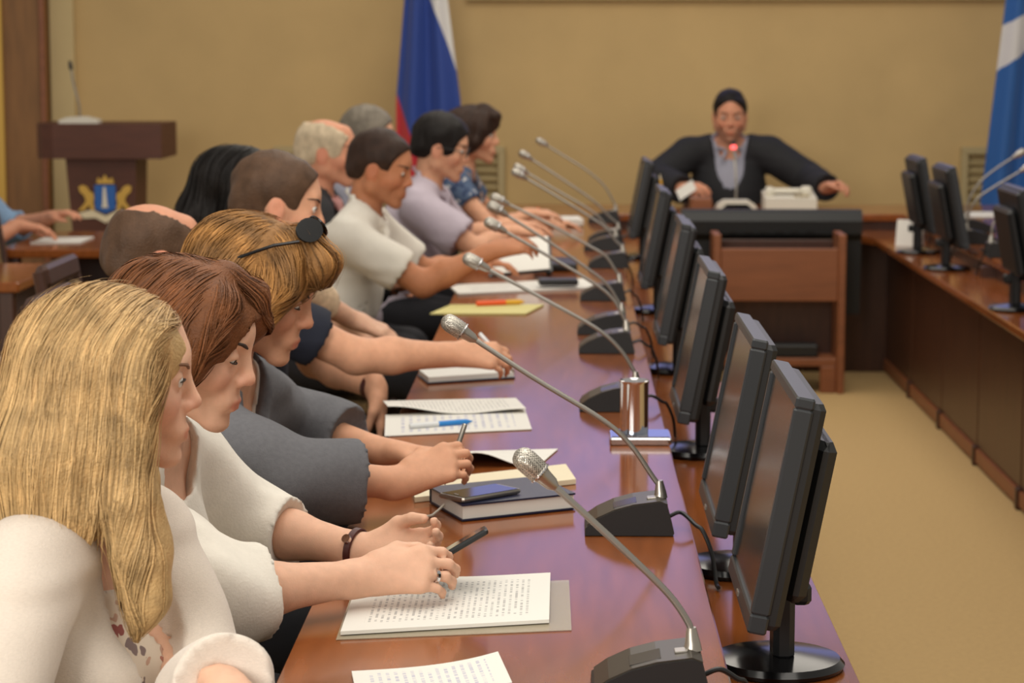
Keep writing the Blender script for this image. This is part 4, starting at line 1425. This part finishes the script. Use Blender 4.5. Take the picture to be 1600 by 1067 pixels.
# --- white-shirt man
P5 = person('tanned man with short dark hair in a white short-sleeved shirt, elbow on the desk', (-.592, 7.30, 1.160), -8, 14, -8,
    {'R': dict(elbow=A(690, 455, 7.15), wrist=A(770, 392, 7.16), dir=(1, .25, .2), palm=(.1, .6, -.8), thumb_to=(0, .5, 1), curl=.5), 'L': dict(elbow=(-.42, 7.62, .74), wrist=A(735, 412, 7.75), dir=(1, 0, .05), palm=(0, 0, -1), curl=.4)},
    SK_t, dict(mat=M_wshirt, sleeve='short', len=.66, neck=.064, collar=True, loose=.004, inflate=.014, amp=.007), near=1, eyes_open=False, hair=short_hair(HDb, .006, .011, recede=.014), brow=M_browd, stubble=.15, hipback=.16)
# --- bald white-haired man in a dark jacket
P6 = person('bald man with white side hair in a black jacket and pink shirt', (-.815, 7.85, 1.185), -4, 4, 0,
    {'R': dict(elbow=(-.80, 7.58, .80), wrist=(-.62, 7.75, .74), seen=False, free=True), 'L': dict(elbow=(-.75, 8.15, .78), wrist=(-.6, 7.95, .74), seen=False, free=True)},
    SK_r, dict(mat=M_pink, sleeve='long', neck=.062, collar=True, inflate=.008), near=2, jacket=dict(mat=M_suit, sleeve='long', neck=.075, v=(.3, .06), inflate=.022), hair=short_hair(HWh, .009, .004, bald=True), brow=M_brow)
P7 = person('grey-haired man mostly hidden behind the man in the white shirt', (-.781, 9.08, 1.187), -4, 4, 0,
    {'R': dict(elbow=(-.76, 8.88, .76), wrist=(-.58, 8.98, .68), seen=False, free=True), 'L': dict(elbow=(-.74, 9.36, .76), wrist=(-.58, 9.25, .68), seen=False, free=True)},
    SK_m, dict(mat=M_gsh, sleeve='long', neck=.064, collar=True), near=2, hipback=.32, hair=short_hair(HGr, .010, .014), brow=M_brow)
# --- man with glasses in a lavender shirt
P9 = person('black-haired man with glasses in a lavender short-sleeved shirt', (-.470, 8.60, 1.168), -2, 12, -5,
    {'R': dict(elbow=A(728, 380, 8.42), wrist=A(795, 362, 8.6), dir=(1, .2, .0), palm=(0, .3, -1), curl=.4), 'L': dict(elbow=(-.38, 8.9, .76), wrist=A(800, 352, 8.95), dir=(1, 0, 0), curl=.4)},
    SK_m, dict(mat=M_lav, sleeve='short', len=.66, neck=.064, collar=True, loose=.012, inflate=.016, amp=.006), near=2, eyes_open=False, hair=short_hair(HBk, .012, .018), brow=M_browd, hipback=.16)
def vol_fw(I, q):
    vol_bob(I, q)
    T = I['T']
    q.chain([T(.05, -.03, .115), T(.095, -.03, .085), T(.105, -.03, .05)], [.022, .018, .010], .02)
    q.chain([T(.095, -.03, .08), T(.095, .03, .08)], [.018, .018], .02)
P10 = person('dark-haired woman with a fringe in a blue patterned dress, farthest of the left row', (-.390, 9.55, 1.182), -4, 4, -5,
    {'R': dict(elbow=A(765, 345, 9.38), wrist=A(826, 334, 9.5), dir=(1, .2, 0), palm=(0, .2, -1), curl=.4, rest=.03), 'L': dict(elbow=(-.30, 9.85, .76), wrist=(-.08, 9.75, .79), dir=(1, 0, 0), curl=.4)},
    SK_m, dict(mat=M_bluefl, sleeve='short', len=.35, neck=.08, name='dress'), male=False, near=2, hipback=.24,
    hair=long_hair(HDb, vol_fw, 400, 14, .017, .0018, lambda L: (L[:, 2] > .02) & ~((L[:, 0] > .06) & (L[:, 2] < .07)), flow_bob, .004, .08, lambda I: face_cut(I, .128, -.06, (.072, .074, .105)), 15, h=.008), brow=M_browd)
# --- the man at the head desk
P11 = person('dark-haired man in a black suit jacket over a grey-blue shirt, seated at the head desk', (.838, 11.90, 1.195), -92, 10, -90,
    {'R': dict(elbow=A(1035, 300, 11.85), wrist=A(1066, 300, 11.62), dir=(.5, -.6, .05), palm=(.6, 0, -.6), curl=.6, rest=.03), 'L': dict(elbow=A(1262, 308, 11.85), wrist=A(1292, 294, 11.6), dir=(.5, -.5, .15), palm=(-.3, -.2, -.8), curl=.7, rest=.03)},
    SK_r, dict(mat=M_gsh, sleeve='long', neck=.066, collar=True, v=(.06, .03), inflate=.012, amp=.003), g=1.08, near=1, eyes_open=False,
    jacket=dict(mat=M_suit, sleeve='long', neck=.082, v=(.52, .085), inflate=.028, loose=.01, len=.93, amp=.004), hair=short_hair(HBk, .005, .010, recede=.016), brow=M_browd, stubble=.35, hipback=.04, swf=1.12, shz=.028)
P12 = person('person in a pale blue shirt at the side table, cut off by the left edge', (-2.46, 9.38, 1.18), 0, 10, 0,
    {'R': dict(elbow=(-2.46, 9.15, .86), wrist=A(28, 366, 9.32), dir=(1, .2, -.1), curl=.4), 'L': dict(elbow=(-2.46, 9.65, .86), wrist=(-2.16, 9.6, .80), curl=.4)},
    SK_r, dict(mat=M_sky, sleeve='34', len=.3, neck=.064, collar=True, inflate=.016), near=2, hair=short_hair(HDb, .008, .012), brow=M_browd)

# ------------------------------------------------------------------ accessories worn or held
def child_pts(I, pts): return [Vector(np.array(p) - I['org']) for p in pts]


def band(I, arm, t, r, w, m, name, face=None):
    a, b = I['fore'][arm]; d = unit(b - a); p = a + (b - a) * t
    u = unit(np.cross(d, V(0, 0, 1))); n = np.cross(u, d)
    vs, fs = [], []
    K = 28
    for i in range(K):
        t_ = 2 * math.pi * i / K; rad = u * math.cos(t_) + n * math.sin(t_)
        for dr, dw in ((0, -w), (.0025, -w * .8), (.0025, w * .8), (0, w)):
            vs.append(p + rad * (r + dr) + d * dw - I['org'])
    for i in range(K):
        j = (i + 1) % K
        for k in range(4): fs.append((i * 4 + k, j * 4 + k, j * 4 + (k + 1) % 4, i * 4 + (k + 1) % 4))
    o = MB().add(vs, fs).build(name, m, I['o'], smooth=True)
    if face is not None:
        c = p + unit(np.array(face, float)) * (r + .003)
        q = unit(face)
        MB().tube([Vector(c - I['org'] - q * .003), Vector(c - I['org'] + q * .004)], [.008, .007], 18).build('watch_face', M_chrome, o, smooth=True)
    return o


M_redlea = mat('dark_red_leather', srgb(70, 26, 22), .4)
band(P2, 'L', .90, .0300, .006, M_redlea, 'watch_strap', (-.35, -.7, .6))
band(P4, 'L', .93, .0300, .008, M_redlea, 'watch_strap', (.2, -.6, .8))
# wedding ring on the near hand
w_, D_, N_, S_, tips, th = P2['hands']['R']
rp = w_ + D_ * .104 * .93 + S_ * -.011 * .93 + N_ * .008
ringb = MB()
rv, rf = [], []
ax = unit(D_ * .8 + N_ * .6); u1 = unit(np.cross(ax, S_)); u2 = np.cross(ax, u1)
for i in range(20):
    a_ = 2 * math.pi * i / 20; rad = u1 * math.cos(a_) + u2 * math.sin(a_)
    for dr, dw in ((0, -.003), (.0016, -.002), (.0016, .002), (0, .003)): rv.append(rp + rad * (.0092 + dr) + ax * dw - P2['org'])
for i in range(20):
    j = (i + 1) % 20
    for k in range(4): rf.append((i * 4 + k, j * 4 + k, j * 4 + (k + 1) % 4, i * 4 + (k + 1) % 4))
ringb.add(rv, rf).build('ring', M_chrome, P2['o'], smooth=True)
# jacket buttons
a, b = P3['fore']['R']; d = unit(b - a)
for k in range(3):
    p = a + (b - a) * (.40 + .055 * k) + unit(np.cross(d, V(0, 0, 1))) * .062 * .95 + V(0, 0, -.016)
    MB().lathe([(.001, -.004), (.006, -.003), (.007, 0), (.005, .003), (.001, .004)], tuple(p - P3['org']), 12).build('button', M_chrome, P3['o'], smooth=True)


def slab(name, c, ux, uy, sx, sy, sz, m, label=None, cat=None, ch=.003, parent=None):
    ux = unit(ux); uz = unit(np.cross(ux, uy)); uy = np.cross(uz, ux)
    R = Matrix([list(r) for r in np.stack([ux, uy, uz], 1)])
    o = MB().box((-sx / 2, -sy / 2, -sz / 2), (sx / 2, sy / 2, sz / 2), ch).build(name, m, parent)
    o.matrix_world = Matrix.Translation(Vector(c)) @ R.to_4x4()
    if label: tag(o, label, cat)
    return o


def phone(c, ux, uy, label, case, scr):
    r = thing('phone', tuple(c), label, 'phone')
    ux = unit(ux); uz = unit(np.cross(ux, uy)); uy = np.cross(uz, ux)
    r.rotation_euler = Matrix([list(q) for q in np.stack([ux, uy, uz], 1)]).to_euler()
    MB().box((-.066, -.033, -.0045), (.066, .033, .0035), .003).build('case', case, r)
    MB().box((-.060, -.030, .0036), (.060, .030, .0042)).build('screen', scr, r)
    MB().box((-.054, -.006, .0043), (-.051, .006, .0048)).build('speaker', M_steel, r)
    return r


M_pscr = mat('phone_glass', srgb(30, 32, 36), .06, spec=.7)
phone(A(700, 862, 3.29), (.80, .12, .46), (-.1, .95, -.15), 'black phone held in the hands of the woman in white', M_black, M_pscr)


def pen(p0, p1, label, m1, m2, r=.0045, frac=.5, tip=M_steel, name='pen', cat='pen'):
    p0, p1 = Vector(p0), Vector(p1); d = (p1 - p0)
    o = thing(name, tuple(p0), label, cat)
    q = lambda t: d * t
    MB().tube([q(0), q(.02), q(frac)], [r * .7, r, r], 12).build('barrel', m1, o, smooth=True)
    MB().tube([q(frac), q(.88), q(.93)], [r * 1.03, r * 1.03, r * .8], 12).build('grip', m2, o, smooth=True)
    MB().tube([q(.93), q(1)], [r * .7, r * .2], 10).build('tip', tip, o, smooth=True)
    return o


M_penblue = mat('pen_blue', srgb(40, 130, 206), .3)
M_penw = mat('pen_white', srgb(220, 222, 222), .3)
M_orange = mat('marker_orange', srgb(234, 92, 34), .35)
M_peny = mat('marker_yellow', srgb(224, 170, 50), .35)
_t = P3['hands']['R']; _m = (_t[4][0] + _t[5]) / 2; _d = unit(V(.30, .25, .9))
pen(_m + _d * .055, _m - _d * .055, 'silver pen held by the woman in the grey jacket', M_steel, M_steel)
_t = P4['hands']['R']; _m = (_t[4][0] + _t[5]) / 2; _d = unit(V(-.55, .1, .6))
pen(_m + _d * .08, _m - _d * .045, 'white pen held by the man in navy', M_penw, M_penw, .005)

# sunglasses pushed up on the golden-brown hair
T3 = P3['T']
sg = thing('sunglasses', tuple(T3(.05, 0, .125)), 'dark sunglasses pushed up on the golden-brown hair', 'sunglasses')
o3 = T3(.05, 0, .125)
loc3 = lambda p: Vector(np.array(p) - o3)
for s_ in (1, -1):
    cen = T3(.060, .042 * s_, .137); F3, L3, U3 = P3['R'].T
    nrm = unit(F3 * .42 + U3 * .80 + L3 * s_ * .45); L3 = unit(L3 - nrm * (L3 @ nrm)); up3 = np.cross(nrm, L3)
    vs = [loc3(cen)] + [loc3(cen + L3 * .036 * math.cos(t) + up3 * .022 * math.sin(t)) for t in np.linspace(0, 2 * math.pi, 21)[:-1]]
    vs2 = [v + Vector(nrm * .003) for v in vs]
    fs = [(0, 1 + i, 1 + (i + 1) % 20) for i in range(20)] + [(21, 22 + (i + 1) % 20, 22 + i) for i in range(20)] + [(1 + i, 22 + i, 22 + (i + 1) % 20, 1 + (i + 1) % 20) for i in range(20)]
    MB().add(vs + vs2, fs).build('lens', M_blackg, sg)
    MB().tube([loc3(T3(.055, .074 * s_, .118)), loc3(T3(.02, .096 * s_, .10)), loc3(T3(-.03, .102 * s_, .06)), loc3(T3(-.05, .102 * s_, .04))], .003, 8).build('temple', M_blackg, sg, smooth=True)
MB().tube([loc3(T3(.058, .010, .150)), loc3(T3(.058, -.010, .150))], .003, 8).build('bridge', M_blackg, sg, smooth=True)
# glasses of the man in lavender
T9 = P9['T']; o9 = T9(.1, 0, .01)
gl = thing('glasses', tuple(o9), 'thin-rimmed glasses worn by the man in lavender', 'glasses')
l9 = lambda p: Vector(np.array(p) - o9)
for s_ in (1, -1):
    MB().tube([l9(T9(.103, .033 * s_ + .024 * math.cos(t), .004 + .018 * math.sin(t))) for t in np.linspace(0, 2 * math.pi, 20)], .0016, 6).build('rim', M_black, gl, smooth=True)
    MB().tube([l9(T9(.101, .058 * s_, .008)), l9(T9(.05, .082 * s_, .01)), l9(T9(-.01, .088 * s_, .008))], .0018, 6).build('temple', M_black, gl, smooth=True)
MB().tube([l9(T9(.104, -.009, .008)), l9(T9(.108, 0, .010)), l9(T9(.104, .009, .008))], .0016, 6).build('bridge', M_black, gl, smooth=True)

# ------------------------------------------------------------------ papers and books on the desk
def sheet(name, bl, br, tr, label, m, cat='paper', z0=.0012, th=.0012, curl=None, nx=16, ny=10, world=False, tl=None, parent=None, group=None):
    """a stack of paper: corners in photo pixels laid on the desk plane; curl(u,v) lifts it"""
    f = (lambda p: Vector(p)) if world else (lambda p: onz(p[0], p[1], TZ))
    a, b, c = f(bl), f(br), f(tr)
    d = f(tl) if tl else a + (c - b)
    org = (a + c) / 2; org.z = TZ
    vs, uv = [], []
    for top in (1, 0):
        for j in range(ny + 1):
            for i in range(nx + 1):
                u, v = i / nx, j / ny
                p = (a * (1 - u) + b * u) * (1 - v) + (d * (1 - u) + c * u) * v
                lift = curl(u, v) if curl else 0
                vs.append((p.x - org.x, p.y - org.y, z0 + lift + th * top)); uv.append((u, v))
    n = (nx + 1) * (ny + 1); fs = []
    for j in range(ny):
        for i in range(nx):
            q = (j * (nx + 1) + i, j * (nx + 1) + i + 1, (j + 1) * (nx + 1) + i + 1, (j + 1) * (nx + 1) + i)
            fs.append(q); fs.append(tuple(k + n for k in q[::-1]))
    for i in range(nx):
        for j in (0, ny):
            k = j * (nx + 1) + i; fs.append((k, k + 1, k + 1 + n, k + n))
    for j in range(ny):
        for i in (0, nx):
            k = j * (nx + 1) + i; fs.append((k, k + nx + 1, k + nx + 1 + n, k + n))
    o = MB().add(vs, fs).build(name, m, parent)
    ul = o.data.uv_layers.new(name='UVMap')
    for l in o.data.loops: ul.data[l.index].uv = uv[l.vertex_index]
    o.location = org
    if label: tag(o, label, cat, group)
    return o


M_film = mat('clear_film', srgb(196, 186, 160), .25, alpha=.45)
M_filmd = mat('folder_grey', srgb(74, 76, 80), .4)
fo = sheet('plastic_folder', (525, 1001), (893, 986), (889, 908), 'clear plastic folder under the printed papers nearest the camera', M_film, 'folder', .001, .001)
sheet('printed_papers', (532, 996), (858, 977), (860, 903), 'stack of printed papers under the hands of the woman in white', M_print, 'papers', .0035, .005, lambda u, v: .010 * math.exp(-((u - .15) / .25) ** 2) * v)
sheet('handwritten_sheet', (560, 1105), (800, 1092), (778, 1043), 'handwritten sheet at the very front of the desk, cut by the lower edge', M_print2, 'paper', .0015, .004, lambda u, v: .016 * u ** 3)
# navy book with white pages
bk = thing('hardback_book', tuple(onz(790, 790)), 'navy hardback diary with white pages under the silver phone', 'book')
b0 = onz(790, 790)
c_bl, c_br, c_tl = onz(722, 816), onz(899, 797), onz(679, 786)
ux = unit(np.array(c_br - c_bl)); uy = unit(np.array(c_tl - c_bl)); wd = (c_br - c_bl).length; dp = (c_tl - c_bl).length
uy = unit(uy - ux * (uy @ ux) * .3)
def bkpt(u, v, z): p = np.array(c_bl) + ux * u * wd + uy * v * dp; return Vector((p[0] - b0.x, p[1] - b0.y, z))
def bkbox(m, name, u0, u1, v0, v1, za, zb):
    vs = [bkpt(u, v, z) for z in (za, zb) for u, v in ((u0, v0), (u1, v0), (u1, v1), (u0, v1))]
    return MB().add(vs, [(3, 2, 1, 0), (4, 5, 6, 7), (0, 1, 5, 4), (1, 2, 6, 5), (2, 3, 7, 6), (3, 0, 4, 7)]).build(name, m, bk)
bkbox(M_navy, 'cover', 0, 1, 0, 1, .0015, .0045); bkbox(M_navy, 'cover', 0, 1, 0, 1, .027, .030)
bkbox(M_paper, 'page_block', .012, .99, .02, .98, .0046, .0269); bkbox(M_navy, 'spine', .0, 1, .975, 1.0, .0046, .0269)
MB().tube([bkpt(.0, .55, .012), bkpt(-.06, .5, .006), bkpt(-.16, .35, .0035), bkpt(-.27, .32, .003)], .0022, 6).build('ribbon', M_white, bk, smooth=True)
phc = onz(750, 770, TZ + .036); phc.z = TZ + .036
phone(np.array(phc), ux * 1.0 + uy * .25, uy - ux * .25, 'silver phone lying on the navy diary', M_steel, M_pscr)
# open notebook
sheet('open_notebook', (648, 786), (900, 757), (884, 733), 'open cream notebook with a curling page beside the navy diary', M_cream, 'notebook', .0012, .009)
nb = sheet('loose_page', (700, 733), (842, 729), (872, 703), 'white page curling up behind the open cream notebook', M_paper, 'paper', .0015, .0012, lambda u, v: .028 * (1 - v) * math.sin(math.pi * min(1, .25 + u * .85)) ** 2)
# sheets with the blue pen
sheet('written_sheet', (601, 683), (831, 672), (820, 640), 'white sheet with handwriting under the blue and white pen', M_print2, 'paper', .0012, .0015)
sheet('curved_page', (606, 652), (822, 647), (806, 625), 'printed page bowing up above the blue and white pen', M_print, 'paper', .004, .0012, lambda u, v: .02 * (1 - v) * (.5 + .5 * math.cos(2 * math.pi * (u - .05))) * (1 - .6 * u))
pz_ = lambda x, y, h: Vector((onz(x, y, TZ + h).x, onz(x, y, TZ + h).y, TZ + h))
pen(pz_(640, 666, .008), pz_(738, 658, .008), 'blue and white pen lying on the written sheet', M_penw, M_penblue, .006, .45, M_penblue)
# white notebook of the man in navy
wn = thing('white_notebook', tuple(onz(730, 588)), 'thick white notepad with a dark cover under the hand of the man in navy', 'notebook')
o_ = onz(730, 588)
def nbox(name, m, pts, za, zb):
    ps_ = [onz(*p) - o_ for p in pts]
    vs = [(p.x, p.y, z) for z in (za, zb) for p in ps_]
    return MB().add(vs, [(3, 2, 1, 0), (4, 5, 6, 7), (0, 1, 5, 4), (1, 2, 6, 5), (2, 3, 7, 6), (3, 0, 4, 7)]).build(name, m, wn)
nbox('cover', M_navy, [(668, 601), (805, 592), (796, 578), (652, 588)], .0015, .004)
nbox('pages', M_paper, [(670, 600), (803, 591), (795, 578), (655, 588)], .0041, .016)
# yellow folder and marker, farther papers
sheet('yellow_folder', (672, 492), (822, 492), (850, 478), 'pale yellow paper folder on the desk below the orange marker', M_yellow, 'folder', .0012, .004)
pen(pz_(744, 474, .014), pz_(820, 471, .014), 'orange and yellow marker lying by the yellow folder', M_orange, M_peny, .008, .6, M_peny, 'marker', 'marker')
sheet('white_papers', (716, 462), (938, 451), (915, 438), 'white papers in front of the man with the white shirt', M_print, 'papers', .0012, .006)
slab('eyeglass_case', pz_(872, 440, .025), (1, .1, 0), (0, 1, 0), .13, .07, .02, M_black, 'flat black case lying on the white papers', 'case', .006)
cb_ = thing('clipboard', (at(812, 405, 7.9).x, 7.92, TZ + .005), 'clipboard with white papers propped up by the man in the white shirt', 'clipboard')
slab('board', (0, .05, .067), (.21, 0, .02), (0, .22, .10), .22, .25, .004, M_black, parent=cb_)
slab('paper', (0, .045, .073), (.21, 0, .02), (0, .22, .10), .20, .23, .003, M_print, parent=cb_)
MB().box((.09, .1, -.0035), (.11, .12, .075), .003).build('prop', M_black, cb_)
slab('black_pad', pz_(868, 412, .016), (1, 0, 0), (0, 1, 0), .155, .28, .024, M_black, 'thick black pad on the desk beside the clipboard', 'pad', .006)
sheet('document_pages', (788, 372), (852, 369), (848, 350), 'white documents before the dark-haired woman with the fringe', M_print, 'papers', .0012, .01, lambda u, v: .02 * v * u)
slab('closed_booklet', pz_(884, 345, .022), (1, .1, 0), (0, 1, 0), .14, .2, .03, M_paper, 'thick white booklet beside the farthest microphones', 'booklet', .004)
pen(pz_(822, 330, .05), pz_(844, 326, .05), 'small orange pen near the hands of the woman with the fringe', M_orange, M_orange, .006)
sheet('sheet_of_paper', (1515, 340), (1580, 340), (1574, 332), 'white sheet on the right-hand desk before the blue flag', M_paper, 'paper', .0012, .003)
slab('paper_slip', A(1072, 297, 11.5), (.8, -.2, .55), (0, .6, .8), .10, .07, .002, M_paper, 'white paper slip held up in the right hand of the dark-suited man', 'paper', .0005)
slab('wooden_tray', (at(1094, 300, 11.3).x, 11.26, TZ + .035), (1, 0, 0), (0, 1, 0), .10, .2, .066, M_wood_m, 'small brown wooden box on the head desk by the paper slip', 'box', .005)
pen(Vector((at(1046, 326, 9.95).x, 9.95, SZ + .012)), at(1031, 272, 9.97), 'yellow pencil standing upright behind the monitors', M_peny, M_peny, .006, .6, M_cream, 'pencil', 'pencil')
ph_ = at(1046, 326, 9.95)
tag(MB().lathe([(.03, 0), (.032, .004), (.032, .09), (.029, .092), (.028, .01), (.001, .009)], (0, 0, 0), 24).build('pencil_cup', M_white, loc=(ph_.x, 9.95, SZ + .0015), smooth=True), 'white cup holding the yellow pencil', 'cup')

# ------------------------------------------------------------------ chairs
def make_chair():
    r = thing('upholstered_chair', (0, 0, 0), '', 'chair')
    sd = .22
    q = SDF(); q.cap((-.12, -.14, .41), (-.12, .14, .41), .10, None, .05, (V(0, 0, 1), .3)).cap((.14, -.14, .41), (.14, .14, .41), .10, None, .12, (V(0, 0, 1), .3))
    MB().box((-.22, -.21, .395), (.23, .21, .432), .015).build('seat', M_brocade, r)
    MB().box((-.23, -.22, .34), (.24, .22, .394), .008).build('seat_frame', M_wood_d, r)
    for x, y in ((.21, .19), (.21, -.19)):
        MB().tube([(x, y, 0), (x, y, .35)], [.016, .022], 8).build('leg', M_wood_d, r)
    for s_ in (1, -1):
        MB().tube([(-.27, .19 * s_, 0), (-.23, .19 * s_, .38), (-.28, .20 * s_, .7), (-.33, .20 * s_, .97)], [.018, .024, .02, .016], 8).build('leg', M_wood_d, r)
    R = Matrix.Rotation(-.17, 3, 'Y')
    MB().box((-.02, -.17, 0), (.02, .17, .36), .012, R, (-.255, 0, .56)).build('backrest', M_brocade, r)
    MB().box((-.018, -.19, .37), (.018, .19, .43), .012, R, (-.255, 0, .56)).build('top_rail', M_wood_d, r)
    MB().box((-.016, -.175, -.05), (.016, .175, -.005), .008, R, (-.255, 0, .56)).build('lower_rail', M_wood_d, r)
    return r


ch0 = make_chair(); first = True
who = [(P1, 'the blonde woman'), (P2, 'the brown-haired woman in white'), (P3, 'the woman in the grey jacket'), (PB, 'the balding man with cropped hair'), (P4, 'the man in navy'),
       (PW, 'the black-haired woman in beige'), (P5, 'the man in the white shirt'), (P6, 'the bald man in the black jacket'), (P7, 'the grey-haired man'), (P9, 'the man in lavender'),
       (P10, 'the woman in the blue patterned dress'), (P11, 'the man at the head desk'), (P12, 'the person in pale blue')]
for I, wname in who:
    c = ch0 if first else copy_tree(ch0); first = False
    p = I['org'] - I['Ft'] * .02
    c.location = (p[0], p[1], 0); c.rotation_euler = (0, 0, math.atan2(I['Ft'][1], I['Ft'][0]))
    c['label'] = 'dark wooden brocade chair seating ' + wname; c['group'] = 'upholstered chairs'
c = copy_tree(ch0); c.location = (-2.02, 8.71, 0); c['label'] = 'empty dark wooden brocade chair at the left edge by the side table'; c['group'] = 'upholstered chairs'

# side tables at the left
def side_table(x0, x1, y0, y1, lab):
    t = thing('side_table', ((x0 + x1) / 2, (y0 + y1) / 2, 0), lab, 'table', 'side tables at the left')
    w, d = (x1 - x0) / 2, (y1 - y0) / 2
    MB().box((-w, -d, .715), (w, d, .75), .006).build('table_top', M_wood, t)
    MB().box((-w + .08, d - .06, .1), (w - .08, d - .04, .714), .004).build('modesty_panel', M_wood_d, t)
    for sx in (-1, 1):
        for sy in (-1, 1):
            MB().box((sx * (w - .05) - .025, sy * (d - .05) - .025, 0), (sx * (w - .05) + .025, sy * (d - .05) + .025, .714), .004).build('leg', M_wood_d, t)
side_table(-2.25, -1.60, 9.05, 9.95, 'farther brown side table with a paper on it, below the lectern')
side_table(-2.95, -1.86, 7.75, 8.45, 'nearer brown side table at the left edge behind the blonde hair')
sheet('side_paper', tuple(Vector((-2.18, 9.3, TZ))), tuple(Vector((-1.98, 9.32, TZ))), tuple(Vector((-1.98, 9.6, TZ))), 'white paper on the farther side table', M_paper, 'paper', .0012, .004, world=True)
